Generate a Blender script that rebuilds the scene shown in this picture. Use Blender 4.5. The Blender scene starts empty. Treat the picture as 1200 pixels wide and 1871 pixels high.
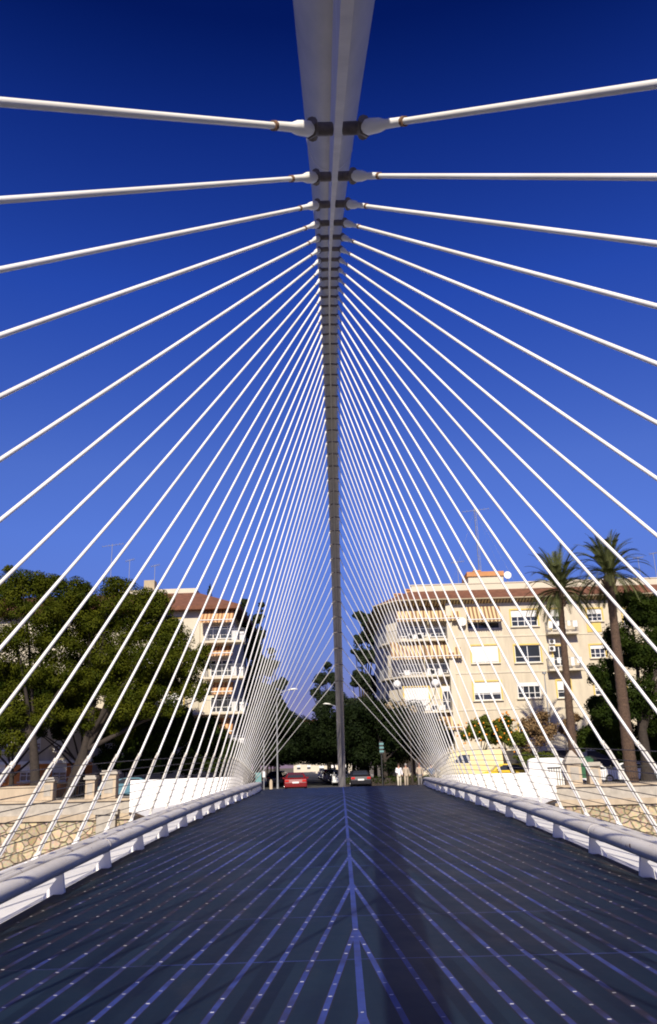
import bpy, math, random
import numpy as np
from mathutils import Vector, Matrix
PI = math.pi
sc = bpy.context.scene
col = sc.collection
# ------------------------------------------------------------------ camera
EYE = (0.0, 0.0, 1.8)
F = 1500.0
PITCH, YAW, ROLL = 0.30057485, 0.00518779, -0.02980682
cd = bpy.data.cameras.new('camera'); cam = bpy.data.objects.new('camera', cd); col.objects.link(cam)
cd.sensor_fit = 'VERTICAL'; cd.sensor_height = 18.71; cd.sensor_width = 12.0; cd.lens = 15.0
cd.clip_start = 0.05; cd.clip_end = 6000
Rm = Matrix.Rotation(YAW, 4, 'Z') @ Matrix.Rotation(PI/2+PITCH, 4, 'X') @ Matrix.Rotation(ROLL, 4, 'Z')
cam.matrix_world = Matrix.Translation(EYE) @ Rm
sc.camera = cam
try: sc.cycles.pixel_filter_type = 'BLACKMAN_HARRIS'; sc.cycles.filter_width = 1.9
except Exception: pass
# ------------------------------------------------------------------ sky and sun
SUN_EL, SUN_AZ = math.radians(36), math.radians(-3.9)     # sun stands behind the camera, a little to the left
w = bpy.data.worlds.new("World"); sc.world = w; w.use_nodes = True
nt = w.node_tree; bg = nt.nodes['Background']
sky = nt.nodes.new('ShaderNodeTexSky'); sky.sky_type = 'NISHITA'; sky.sun_disc = False
sky.sun_elevation = SUN_EL; sky.sun_rotation = PI - SUN_AZ
sky.air_density = 1.0; sky.dust_density = 0.3; sky.ozone_density = 3.0; sky.altitude = 200
hs = nt.nodes.new('ShaderNodeHueSaturation'); hs.inputs['Saturation'].default_value = 1.18; hs.inputs['Value'].default_value = 1.0
gm = nt.nodes.new('ShaderNodeGamma'); gm.inputs['Gamma'].default_value = 1.0
mx = nt.nodes.new('ShaderNodeMix'); mx.data_type = 'RGBA'; mx.blend_type = 'MULTIPLY'; mx.inputs[0].default_value = 1
mx.inputs[7].default_value = (0.92, 0.86, 1.12, 1)
nt.links.new(sky.outputs[0], hs.inputs['Color']); nt.links.new(hs.outputs[0], gm.inputs[0]); nt.links.new(gm.outputs[0], mx.inputs[6])
tcw = nt.nodes.new('ShaderNodeTexCoord'); spw = nt.nodes.new('ShaderNodeSeparateXYZ'); nt.links.new(tcw.outputs['Generated'], spw.inputs[0])
rw = nt.nodes.new('ShaderNodeValToRGB'); el = rw.color_ramp.elements
el[0].position = 0.0; el[0].color = (.25, .18, .36, 1); el[1].position = 1.0; el[1].color = (.02, .07, .32, 1)
for p_, c_ in ((.077, (.25, .186, .383, 1)), (.129, (.327, .279, .524, 1)), (.264, (.50, .455, .82, 1)), (.34, (.53, .475, .86, 1)), (.527, (.235, .325, .90, 1)), (.661, (.095, .172, .62, 1)), (.745, (.018, .070, .345, 1))):
    q_ = el.new(p_); q_.color = c_
nt.links.new(spw.outputs[2], rw.inputs[0])
nt.links.new(rw.outputs[0], mx.inputs[7])
nt.links.new(mx.outputs[2], bg.inputs[0]); bg.inputs[1].default_value = 0.118
sd = bpy.data.lights.new('sun', 'SUN'); sun = bpy.data.objects.new('sun', sd); col.objects.link(sun)
sd.energy = 5.0; sd.angle = math.radians(0.5); sd.color = (1.0, 0.90, 0.74)
sdir = Vector((math.sin(SUN_AZ)*math.cos(SUN_EL), -math.cos(SUN_AZ)*math.cos(SUN_EL), math.sin(SUN_EL)))
sun.rotation_euler = sdir.to_track_quat('Z', 'Y').to_euler()
sc.view_settings.view_transform = 'Standard'; sc.view_settings.look = 'None'
sc.view_settings.exposure = 0.30; sc.view_settings.gamma = 1.0
# ------------------------------------------------------------------ helpers
RM3 = np.array(Rm.to_3x3())
def at(px, py, Y):
    """point at depth Y of the place seen at that place of the photograph (used to measure sizes)"""
    d = RM3 @ np.array([(px-600)/F, -(py-935.5)/F, -1.0])
    t = Y/d[1]
    return Vector((d[0]*t, Y, EYE[2]+d[2]*t))
def nodes(m): m.use_nodes = True; return m.node_tree
def mat(name, c, rough=0.6, metal=0.0, var=0.0, scale=3.0, bump=0.0, bscale=40.0, spec=0.5, c2=None, stretch=None, trans=0):
    m = bpy.data.materials.new(name); t = nodes(m); b = t.nodes['Principled BSDF']
    b.inputs['Roughness'].default_value = rough; b.inputs['Metallic'].default_value = metal
    b.inputs['Specular IOR Level'].default_value = spec
    if trans: b.inputs['Transmission Weight'].default_value = trans
    tc = t.nodes.new('ShaderNodeTexCoord')
    src = tc.outputs['Object']
    if stretch:
        mp = t.nodes.new('ShaderNodeMapping'); mp.inputs['Scale'].default_value = stretch
        t.links.new(src, mp.inputs[0]); src = mp.outputs[0]
    if var > 0 or c2:
        n = t.nodes.new('ShaderNodeTexNoise'); n.inputs['Scale'].default_value = scale; n.inputs['Detail'].default_value = 6
        n.inputs['Roughness'].default_value = 0.65
        r = t.nodes.new('ShaderNodeValToRGB'); e = r.color_ramp.elements
        e[0].position = 0.32; e[1].position = 0.68
        if c2: a, bb = c, c2
        else:
            a = [x*(1-var) for x in c]; bb = [min(1, x*(1+var)) for x in c]
        e[0].color = (*a[:3], 1); e[1].color = (*bb[:3], 1)
        t.links.new(src, n.inputs['Vector']); t.links.new(n.outputs[0], r.inputs[0]); t.links.new(r.outputs[0], b.inputs['Base Color'])
    else: b.inputs['Base Color'].default_value = (*c[:3], 1)
    if bump > 0:
        n2 = t.nodes.new('ShaderNodeTexNoise'); n2.inputs['Scale'].default_value = bscale; n2.inputs['Detail'].default_value = 4
        bp = t.nodes.new('ShaderNodeBump'); bp.inputs['Strength'].default_value = bump; bp.inputs['Distance'].default_value = 0.02
        t.links.new(src, n2.inputs['Vector']); t.links.new(n2.outputs[0], bp.inputs['Height']); t.links.new(bp.outputs[0], b.inputs['Normal'])
    return m
def math_node(t, op, a, b=None, c=None):
    n = t.nodes.new('ShaderNodeMath'); n.operation = op
    for i, v in enumerate((a, b, c)):
        if v is None: continue
        if isinstance(v, (int, float)): n.inputs[i].default_value = v
        else: t.links.new(v, n.inputs[i])
    return n.outputs[0]
class MB:
    def __init__(s): s.v = []; s.f = []; s.sm = []
    def add(s, vs, fs, smooth=False):
        o = len(s.v); s.v += [tuple(v) for v in vs]; s.f += [tuple(i+o for i in f) for f in fs]; s.sm += [smooth]*len(fs); return s
    def box(s, c, d, rz=0.0, rx=0.0, taper=1.0):
        vs = []
        M = Matrix.Rotation(rz, 3, 'Z') @ Matrix.Rotation(rx, 3, 'X')
        for k in (-1, 1):
            tt = taper if k > 0 else 1.0
            for i, j in ((-1,-1),(1,-1),(1,1),(-1,1)):
                vs.append(Vector(c) + M @ Vector((i*d[0]/2*tt, j*d[1]/2*tt, k*d[2]/2)))
        return s.add(vs, [(3,2,1,0),(4,5,6,7),(0,1,5,4),(1,2,6,5),(2,3,7,6),(3,0,4,7)])
    def box2(s, a, b):
        return s.box([(a[i]+b[i])/2 for i in range(3)], [abs(b[i]-a[i]) for i in range(3)])
    def tube(s, pts, r, n=8, cap=True, squash=None):
        pts = [Vector(p) for p in pts]; m = len(pts)
        rs = r if isinstance(r, (list, tuple)) else [r]*m
        vs = []; up = Vector((0,0,1))
        for i, p in enumerate(pts):
            t = (pts[min(i+1, m-1)]-pts[max(i-1, 0)])
            if t.length < 1e-9: t = pts[-1]-pts[0]
            t.normalize()
            a = t.cross(up if abs(t.z) < 0.97 else Vector((0,1,0))).normalized(); b = a.cross(t)
            sq = squash or (1, 1)
            for k in range(n):
                q = 2*PI*k/n
                vs.append(p + a*math.cos(q)*rs[i]*sq[0] + b*math.sin(q)*rs[i]*sq[1])
        fs = [(i*n+k, i*n+(k+1) % n, (i+1)*n+(k+1) % n, (i+1)*n+k) for i in range(m-1) for k in range(n)]
        s.add(vs, fs, True)
        if cap:
            s.add(vs[:n], [tuple(reversed(range(n)))]); s.add(vs[-n:], [tuple(range(n))])
        return s
    def sphere(s, c, r, n=12, m=8, sc3=(1,1,1)):
        vs = [(c[0], c[1], c[2]+r*sc3[2])]
        for i in range(1, m):
            for k in range(n):
                a = PI*i/m; q = 2*PI*k/n
                vs.append((c[0]+r*sc3[0]*math.sin(a)*math.cos(q), c[1]+r*sc3[1]*math.sin(a)*math.sin(q), c[2]+r*sc3[2]*math.cos(a)))
        vs.append((c[0], c[1], c[2]-r*sc3[2])); L = len(vs)-1
        fs = [(0, 1+k, 1+(k+1) % n) for k in range(n)]
        fs += [(1+i*n+k, 1+(i+1)*n+k, 1+(i+1)*n+(k+1) % n, 1+i*n+(k+1) % n) for i in range(m-2) for k in range(n)]
        fs += [(L, 1+(m-2)*n+(k+1) % n, 1+(m-2)*n+k) for k in range(n)]
        return s.add(vs, fs, True)
    def loft(s, rings, close=True, smooth=False, cap=True):
        n = len(rings[0]); vs = [p for r in rings for p in r]; kk = n if close else n-1
        fs = [(i*n+k, i*n+(k+1) % n, (i+1)*n+(k+1) % n, (i+1)*n+k) for i in range(len(rings)-1) for k in range(kk)]
        s.add(vs, fs, smooth)
        if cap and close:
            s.add(rings[0], [tuple(reversed(range(n)))]); s.add(rings[-1], [tuple(range(n))])
        return s
    def prism(s, poly, z0, z1):
        n = len(poly)
        vs = [(p[0], p[1], z0) for p in poly]+[(p[0], p[1], z1) for p in poly]
        return s.add(vs, [tuple(reversed(range(n))), tuple(range(n, 2*n))]+[(i, (i+1) % n, n+(i+1) % n, n+i) for i in range(n)])
    def build(s, name, m, parent=None, label=None):
        me = bpy.data.meshes.new(name); me.from_pydata(s.v, [], s.f); me.update()
        me.polygons.foreach_set('use_smooth', s.sm)
        ms = m if isinstance(m, list) else [m]
        for q in ms: me.materials.append(q)
        o = bpy.data.objects.new(name, me); col.objects.link(o)
        if parent: o.parent = parent
        if label: o['label'] = label
        return o
def tag(o, label=None, cat=None, group=None, kind=None):
    if label: o['label'] = label
    if cat: o['category'] = cat
    if group: o['group'] = group
    if kind: o['kind'] = kind
    return o
def empty(name, loc, label, cat, group=None, rz=0.0):
    o = bpy.data.objects.new(name, None); col.objects.link(o); o.location = loc; o.rotation_euler = (0, 0, rz)
    o.empty_display_size = 0.3
    return tag(o, label, cat, group)
def struct(name, mb, m): return tag(mb.build(name, m), kind='structure')
def copy_tree(o, parent=None):
    c = o.copy(); col.objects.link(c); c.parent = parent
    for ch in list(o.children): copy_tree(ch, c)
    return c
# ------------------------------------------------------------------ materials
M = {}
def rusty_white(name, c, r0=0.35, amt=0.60):
    m = bpy.data.materials.new(name); t = nodes(m); b = t.nodes['Principled BSDF']
    tc = t.nodes.new('ShaderNodeTexCoord')
    n = t.nodes.new('ShaderNodeTexNoise'); n.inputs['Scale'].default_value = 9; n.inputs['Detail'].default_value = 8; n.inputs['Roughness'].default_value = 0.7
    t.links.new(tc.outputs['Object'], n.inputs['Vector'])
    r = t.nodes.new('ShaderNodeValToRGB'); e = r.color_ramp.elements
    e[0].position = amt; e[0].color = (*c, 1); e[1].position = amt+0.04; e[1].color = (0.13, 0.06, 0.03, 1)
    n2 = t.nodes.new('ShaderNodeTexNoise'); n2.inputs['Scale'].default_value = 1.3; n2.inputs['Detail'].default_value = 5
    t.links.new(tc.outputs['Object'], n2.inputs['Vector'])
    r2 = t.nodes.new('ShaderNodeValToRGB'); r2.color_ramp.elements[0].color = (0.86, 0.84, 0.80, 1); r2.color_ramp.elements[0].position = .3; r2.color_ramp.elements[1].color = (1, 1, 1, 1); r2.color_ramp.elements[1].position = .6
    t.links.new(n2.outputs[0], r2.inputs[0])
    mxx = t.nodes.new('ShaderNodeMix'); mxx.data_type = 'RGBA'; mxx.blend_type = 'MULTIPLY'; mxx.inputs[0].default_value = 1
    t.links.new(n.outputs[0], r.inputs[0]); t.links.new(r.outputs[0], mxx.inputs[6]); t.links.new(r2.outputs[0], mxx.inputs[7])
    t.links.new(mxx.outputs[2], b.inputs['Base Color']); b.inputs['Roughness'].default_value = r0
    return m
M['white_steel'] = rusty_white('white_steel', (0.86, 0.85, 0.83), 0.4, 0.70)
M['rail_steel'] = rusty_white('rail_steel', (0.66, 0.63, 0.57), 0.42, 0.615)
M['arch_steel'] = mat('arch_steel', (0.36, 0.335, 0.31), 0.5, var=0.14, scale=2.5, stretch=(3, .6, .6))
M['fin_steel'] = mat('fin_steel', (0.50, 0.47, 0.44), 0.45, var=0.15, scale=4)
M['rust'] = mat('rust', (0.20, 0.11, 0.06), 0.8, var=.4, scale=12)
M['dark_pin'] = mat('dark_pin', (0.15, 0.125, 0.11), 0.6, var=.4, scale=14)
M['wire'] = mat('wire', (0.05, 0.04, 0.04), 0.6)
M['ledge'] = mat('ledge', (0.74, 0.73, 0.72), 0.6, var=.10, scale=1.5)
M['parapet'] = mat('parapet', (0.82, 0.81, 0.79), 0.6, var=.04, scale=1.0)
M['concrete'] = mat('concrete', (0.42, 0.38, 0.32), 0.85, var=.18, scale=1.6, bump=.4)
M['sandstone'] = mat('sandstone', (0.47, 0.38, 0.27), 0.9, var=.2, scale=1.2, bump=.4, stretch=(1, 1, .3))
M['asphalt'] = mat('asphalt', (0.055, 0.055, 0.058), 0.85, var=.2, scale=2)
M['pave'] = mat('pave', (0.30, 0.26, 0.22), 0.9, var=.15, scale=1.5)
M['curb'] = mat('curb', (0.45, 0.43, 0.38), 0.8, var=.1)
M['earth'] = mat('earth', (0.13, 0.11, 0.07), 0.95, var=.3, scale=.3)
M['paint'] = mat('paint', (0.75, 0.75, 0.72), 0.6, var=.1)
M['bark'] = mat('bark', (0.035, 0.026, 0.02), 0.9, var=.35, scale=6, bump=.8, bscale=20)
M['glass'] = mat('glass', (0.03, 0.035, 0.045), 0.08, spec=.8)
M['cream'] = mat('cream', (0.57, 0.50, 0.375), 0.85, var=.13, scale=1.1, bump=.1, stretch=(1.6, 1, .25))
M['cream_pale'] = mat('cream_pale', (0.60, 0.54, 0.42), 0.85, var=.06, scale=.5)
M['trim'] = mat('trim', (0.68, 0.50, 0.14), 0.8, var=.08)
M['slab'] = mat('slab', (0.60, 0.54, 0.42), 0.8, var=.08)
M['white'] = mat('white', (0.80, 0.79, 0.76), 0.6, var=.04)
M['frame'] = mat('frame', (0.78, 0.77, 0.75), 0.5)
M['roof'] = mat('roof', (0.16, 0.065, 0.035), 0.9, var=.3, scale=2.2, bump=.5, bscale=8)
M['roof_trim'] = mat('roof_trim', (0.40, 0.33, 0.22), 0.8, var=.1)
M['brick'] = mat('brick', (0.50, 0.24, 0.10), 0.9, var=.15, scale=2)
M['orange'] = mat('orange', (0.55, 0.20, 0.05), 0.85, var=.12, scale=1)
M['dark_room'] = mat('dark_room', (0.05, 0.045, 0.04), 0.9)
M['iron'] = mat('iron', (0.03, 0.03, 0.03), 0.6)
M['grey_metal'] = mat('grey_metal', (0.30, 0.31, 0.33), 0.5, metal=.3, var=.1)
M['globe'] = mat('globe', (0.85, 0.84, 0.80), 0.35)
M['rubber'] = mat('rubber', (0.02, 0.02, 0.02), 0.9)
M['rim'] = mat('rim', (0.5, 0.5, 0.52), 0.3, metal=.8)
M['tail'] = mat('tail', (0.5, 0.02, 0.015), 0.25)
M['head'] = mat('head', (0.8, 0.8, 0.8), 0.1)
M['green_plastic'] = mat('green_plastic', (0.025, 0.11, 0.045), 0.6)
M['sign_blue'] = mat('sign_blue', (0.13, 0.28, 0.28), 0.5)
M['hill'] = mat('hill', (0.30, 0.27, 0.30), 0.95, var=.25, scale=.02)
M['water'] = mat('water', (0.05, 0.07, 0.05), 0.08, bump=.3, bscale=1.5)
def stripes(name, a, b, per, axis=0, rough=.85):
    m = bpy.data.materials.new(name); t = nodes(m); bs = t.nodes['Principled BSDF']; bs.inputs['Roughness'].default_value = rough
    tc = t.nodes.new('ShaderNodeTexCoord'); sp = t.nodes.new('ShaderNodeSeparateXYZ'); t.links.new(tc.outputs['Object'], sp.inputs[0])
    u = math_node(t, 'FRACT', math_node(t, 'DIVIDE', sp.outputs[axis], per))
    s_ = math_node(t, 'GREATER_THAN', u, 0.5)
    mm = t.nodes.new('ShaderNodeMix'); mm.data_type = 'RGBA'; t.links.new(s_, mm.inputs[0]); mm.inputs[6].default_value = (*a, 1); mm.inputs[7].default_value = (*b, 1)
    t.links.new(mm.outputs[2], bs.inputs['Base Color']); return m
M['awning'] = stripes('awning', (0.60, 0.47, 0.26), (0.22, 0.12, 0.06), 0.36)
M['awning_red'] = stripes('awning_red', (0.66, 0.40, 0.20), (0.30, 0.15, 0.07), 0.34)
M['eave'] = stripes('eave', (0.45, 0.36, 0.20), (0.10, 0.06, 0.04), 0.30)
def foliage(name, dark, light, sc_=0.9, trans=.25):
    m = bpy.data.materials.new(name); t = nodes(m); b = t.nodes['Principled BSDF']; b.inputs['Roughness'].default_value = 0.6
    b.inputs['Specular IOR Level'].default_value = .04
    tc = t.nodes.new('ShaderNodeTexCoord')
    n = t.nodes.new('ShaderNodeTexNoise'); n.inputs['Scale'].default_value = sc_; n.inputs['Detail'].default_value = 6; n.inputs['Roughness'].default_value = .8
    t.links.new(tc.outputs['Object'], n.inputs['Vector'])
    r = t.nodes.new('ShaderNodeValToRGB'); e = r.color_ramp.elements; e[0].position = .35; e[1].position = .66
    e[0].color = (*dark, 1); e[1].color = (*light, 1)
    t.links.new(n.outputs[0], r.inputs[0]); t.links.new(r.outputs[0], b.inputs['Base Color'])
    return m
M['leaf'] = foliage('leaf', (0.010, 0.022, 0.002), (0.086, 0.092, 0.007))
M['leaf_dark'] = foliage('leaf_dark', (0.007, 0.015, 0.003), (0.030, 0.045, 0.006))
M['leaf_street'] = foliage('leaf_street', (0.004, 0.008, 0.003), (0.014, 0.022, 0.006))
M['leaf_blue'] = foliage('leaf_blue', (0.012, 0.02, 0.010), (0.040, 0.052, 0.026))
M['leaf_palm'] = foliage('leaf_palm', (0.05, 0.065, 0.022), (0.14, 0.15, 0.06), 2)
M['leaf_citrus'] = foliage('leaf_citrus', (0.03, 0.055, 0.01), (0.13, 0.14, 0.02), 1.6)
M['twig'] = foliage('twig', (0.10, 0.06, 0.03), (0.30, 0.20, 0.10), 1.6)
M['plume'] = foliage('plume', (0.30, 0.22, 0.12), (0.65, 0.55, 0.38), 1.2)
M['fruit'] = mat('fruit', (0.75, 0.28, 0.02), 0.5)
M['palm_bark'] = mat('palm_bark', (0.085, 0.052, 0.034), 0.95, var=.45, scale=9, bump=1.0, bscale=22)
# rubble masonry
def rubble():
    m = bpy.data.materials.new('rubble_masonry'); t = nodes(m); b = t.nodes['Principled BSDF']; b.inputs['Roughness'].default_value = .9
    tc = t.nodes.new('ShaderNodeTexCoord')
    mp = t.nodes.new('ShaderNodeMapping'); mp.inputs['Scale'].default_value = (1, .001, 1.15); t.links.new(tc.outputs['Object'], mp.inputs[0])
    nz = t.nodes.new('ShaderNodeTexNoise'); nz.inputs['Scale'].default_value = 1.5; t.links.new(mp.outputs[0], nz.inputs['Vector'])
    ad = t.nodes.new('ShaderNodeMix'); ad.data_type = 'RGBA'; ad.blend_type = 'LINEAR_LIGHT'; ad.inputs[0].default_value = .12
    t.links.new(mp.outputs[0], ad.inputs[6]); t.links.new(nz.outputs['Color'], ad.inputs[7])
    v = t.nodes.new('ShaderNodeTexVoronoi'); v.feature = 'DISTANCE_TO_EDGE'; v.inputs['Scale'].default_value = 1.75; t.links.new(ad.outputs[2], v.inputs['Vector'])
    v2 = t.nodes.new('ShaderNodeTexVoronoi'); v2.inputs['Scale'].default_value = 1.75; t.links.new(ad.outputs[2], v2.inputs['Vector'])
    sp = t.nodes.new('ShaderNodeSeparateColor'); t.links.new(v2.outputs['Color'], sp.inputs[0])
    r = t.nodes.new('ShaderNodeValToRGB'); e = r.color_ramp.elements; e[0].color = (.34, .25, .13, 1); e[1].color = (.60, .46, .27, 1); e.new(.5).color = (.45, .38, .27, 1)
    t.links.new(sp.outputs[0], r.inputs[0])
    r2 = t.nodes.new('ShaderNodeValToRGB'); e = r2.color_ramp.elements; e[0].position = .015; e[0].color = (0, 0, 0, 1); e[1].position = .075; e[1].color = (1, 1, 1, 1)
    t.links.new(v.outputs['Distance'], r2.inputs[0])
    n3 = t.nodes.new('ShaderNodeTexNoise'); n3.inputs['Scale'].default_value = 6; n3.inputs['Detail'].default_value = 6; t.links.new(tc.outputs['Object'], n3.inputs['Vector'])
    mm = t.nodes.new('ShaderNodeMix'); mm.data_type = 'RGBA'; t.links.new(r2.outputs[0], mm.inputs[0]); mm.inputs[6].default_value = (.27, .21, .13, 1); t.links.new(r.outputs[0], mm.inputs[7])
    m2 = t.nodes.new('ShaderNodeMix'); m2.data_type = 'RGBA'; m2.blend_type = 'OVERLAY'; m2.inputs[0].default_value = .5; t.links.new(mm.outputs[2], m2.inputs[6]); t.links.new(n3.outputs['Color'], m2.inputs[7])
    hsn = t.nodes.new('ShaderNodeHueSaturation'); hsn.inputs['Saturation'].default_value = .95; t.links.new(m2.outputs[2], hsn.inputs['Color'])
    t.links.new(hsn.outputs[0], b.inputs['Base Color'])
    bp = t.nodes.new('ShaderNodeBump'); bp.inputs['Strength'].default_value = .8; bp.inputs['Distance'].default_value = .12
    t.links.new(r2.outputs[0], bp.inputs['Height']); t.links.new(bp.outputs[0], b.inputs['Normal'])
    return m
M['rubble'] = rubble()
# deck: dark glass panels, metal strips set in a chevron, cross joints, studs
def deck_mat():
    m = bpy.data.materials.new('deck_panels'); t = nodes(m); b = t.nodes['Principled BSDF']
    tc = t.nodes.new('ShaderNodeTexCoord'); sp = t.nodes.new('ShaderNodeSeparateXYZ'); t.links.new(tc.outputs['Object'], sp.inputs[0])
    x, y = sp.outputs[0], sp.outputs[1]
    ax = math_node(t, 'ABSOLUTE', x)
    SL, PIT, J = .104, .215, 1.40
    q = math_node(t, 'ADD', ax, math_node(t, 'MULTIPLY', y, SL))
    fr = math_node(t, 'FRACT', math_node(t, 'DIVIDE', q, PIT))
    ds = math_node(t, 'MULTIPLY', math_node(t, 'ABSOLUTE', math_node(t, 'SUBTRACT', fr, .5)), PIT)
    strip = math_node(t, 'LESS_THAN', ds, .019)
    cen = math_node(t, 'LESS_THAN', ax, .023)
    # cross joints
    jy = math_node(t, 'FRACT', math_node(t, 'DIVIDE', math_node(t, 'SUBTRACT', y, 6.3), J))
    jd = math_node(t, 'MULTIPLY', math_node(t, 'ABSOLUTE', math_node(t, 'SUBTRACT', jy, .5)), J)
    joint = math_node(t, 'GREATER_THAN', jd, J/2-.008)
    metal = math_node(t, 'MAXIMUM', math_node(t, 'MAXIMUM', strip, cen), joint)
    # edge of every strip: thin dark sealing line
    edge = math_node(t, 'LESS_THAN', ds, .027)
    # studs along strips, jittered per strip
    cell = math_node(t, 'FLOOR', math_node(t, 'DIVIDE', q, PIT))
    jit = math_node(t, 'FRACT', math_node(t, 'MULTIPLY', math_node(t, 'SINE', math_node(t, 'MULTIPLY', cell, 12.9)), 43.7))
    sy = math_node(t, 'FRACT', math_node(t, 'ADD', math_node(t, 'DIVIDE', y, .242), jit))
    sdy = math_node(t, 'MULTIPLY', math_node(t, 'ABSOLUTE', math_node(t, 'SUBTRACT', sy, .5)), .242)
    sidx = math_node(t, 'FLOOR', math_node(t, 'ADD', math_node(t, 'DIVIDE', y, .242), jit))
    keep = math_node(t, 'FRACT', math_node(t, 'MULTIPLY', math_node(t, 'SINE', math_node(t, 'ADD', math_node(t, 'MULTIPLY', sidx, 5.31), math_node(t, 'MULTIPLY', cell, 17.7))), 331.3))
    stud = math_node(t, 'MULTIPLY', math_node(t, 'MULTIPLY', math_node(t, 'LESS_THAN', sdy, .007), math_node(t, 'LESS_THAN', ds, .011)), math_node(t, 'MULTIPLY', math_node(t, 'GREATER_THAN', keep, .25), keep))
    nz = t.nodes.new('ShaderNodeTexNoise'); nz.inputs['Scale'].default_value = 1.7; nz.inputs['Detail'].default_value = 8; nz.inputs['Roughness'].default_value = .7
    t.links.new(tc.outputs['Object'], nz.inputs['Vector'])
    nf = t.nodes.new('ShaderNodeTexNoise'); nf.inputs['Scale'].default_value = 7; nf.inputs['Detail'].default_value = 5; t.links.new(tc.outputs['Object'], nf.inputs['Vector'])
    # per panel shade
    pc = math_node(t, 'ADD', math_node(t, 'MULTIPLY', cell, 7.13), math_node(t, 'MULTIPLY', math_node(t, 'FLOOR', math_node(t, 'DIVIDE', math_node(t, 'SUBTRACT', y, 6.3), J)), 3.77))
    ph = math_node(t, 'FRACT', math_node(t, 'MULTIPLY', math_node(t, 'SINE', pc), 91.7))
    rp = t.nodes.new('ShaderNodeValToRGB'); e = rp.color_ramp.elements; e[0].position = .3; e[0].color = (.003, .006, .014, 1); e[1].position = .7; e[1].color = (.012, .023, .040, 1)
    t.links.new(math_node(t, 'ADD', math_node(t, 'MULTIPLY', nz.outputs[0], .75), math_node(t, 'MULTIPLY', ph, .25)), rp.inputs[0])
    rs_ = t.nodes.new('ShaderNodeValToRGB'); e = rs_.color_ramp.elements; e[0].position = .44; e[0].color = (.022, .017, .024, 1); e[1].position = .68; e[1].color = (.036, .056, .23, 1)  # strip blue is the sky's reflection painted in; the dark end is dull metal
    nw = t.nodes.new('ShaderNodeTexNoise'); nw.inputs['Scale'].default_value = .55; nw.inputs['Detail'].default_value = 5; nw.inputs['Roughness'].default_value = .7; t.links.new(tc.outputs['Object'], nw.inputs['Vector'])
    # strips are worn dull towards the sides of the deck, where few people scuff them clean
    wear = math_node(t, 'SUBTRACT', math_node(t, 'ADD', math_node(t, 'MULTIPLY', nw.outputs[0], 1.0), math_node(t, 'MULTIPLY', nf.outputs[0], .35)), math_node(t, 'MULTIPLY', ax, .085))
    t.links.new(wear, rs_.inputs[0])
    ns = t.nodes.new('ShaderNodeTexNoise'); ns.inputs['Scale'].default_value = 2.6; ns.inputs['Detail'].default_value = 9; ns.inputs['Roughness'].default_value = .75
    mps = t.nodes.new('ShaderNodeMapping'); mps.inputs['Scale'].default_value = (1.0, .35, 1); mps.inputs['Rotation'].default_value = (0, 0, .5); t.links.new(tc.outputs['Object'], mps.inputs[0]); t.links.new(mps.outputs[0], ns.inputs['Vector'])
    rst = t.nodes.new('ShaderNodeValToRGB'); e = rst.color_ramp.elements; e[0].position = .58; e[0].color = (0, 0, 0, 1); e[1].position = .72; e[1].color = (.55, .55, .55, 1); t.links.new(ns.outputs[0], rst.inputs[0])
    m0 = t.nodes.new('ShaderNodeMix'); m0.data_type = 'RGBA'; t.links.new(rst.outputs[0], m0.inputs[0]); t.links.new(rp.outputs[0], m0.inputs[6]); m0.inputs[7].default_value = (.024, .028, .036, 1)
    m1 = t.nodes.new('ShaderNodeMix'); m1.data_type = 'RGBA'; t.links.new(edge, m1.inputs[0]); t.links.new(m0.outputs[2], m1.inputs[6]); m1.inputs[7].default_value = (.018, .016, .024, 1)
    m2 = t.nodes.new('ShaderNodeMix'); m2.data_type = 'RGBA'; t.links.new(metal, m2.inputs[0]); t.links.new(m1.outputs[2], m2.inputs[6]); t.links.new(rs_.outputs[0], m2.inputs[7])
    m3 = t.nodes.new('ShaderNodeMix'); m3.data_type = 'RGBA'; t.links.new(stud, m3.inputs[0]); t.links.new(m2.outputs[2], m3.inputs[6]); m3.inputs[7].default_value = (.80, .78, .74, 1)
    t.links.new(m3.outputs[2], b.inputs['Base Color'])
    t.links.new(math_node(t, 'ADD', math_node(t, 'MULTIPLY', metal, .10), .25), b.inputs['Specular IOR Level']); t.links.new(math_node(t, 'MULTIPLY', metal, .15), b.inputs['Metallic'])
    b.inputs['IOR'].default_value = 1.2
    rr = math_node(t, 'ADD', math_node(t, 'MULTIPLY', nz.outputs[0], .35), .28)
    t.links.new(rr, b.inputs['Roughness'])
    bp = t.nodes.new('ShaderNodeBump'); bp.inputs['Strength'].default_value = .5; bp.inputs['Distance'].default_value = .004
    t.links.new(math_node(t, 'ADD', math_node(t, 'ADD', metal, stud), math_node(t, 'MULTIPLY', nf.outputs[0], .4)), bp.inputs['Height']); t.links.new(bp.outputs[0], b.inputs['Normal'])
    return m
M['deck'] = deck_mat()
# ------------------------------------------------------------------ ground
YB = 58.0      # river face of the far bank
STA = math.radians(3.0)
g = MB(); g.box2((-1500, YB+.8, -1.0), (1500, 3000, 0)); struct('ground', g, M['earth'])
g = MB(); g.box2((-300, YB+.9, .004), (300, 64.5, .12)); struct('pavement', g, M['pave'])
g = MB(); g.box2((-300, 64.51, .008), (300, 64.66, .13)); struct('kerb', g, M['curb'])
g = MB(); g.box2((-300, 64.67, .004), (300, 71.0, .02)); struct('road', g, M['asphalt'])
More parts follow.
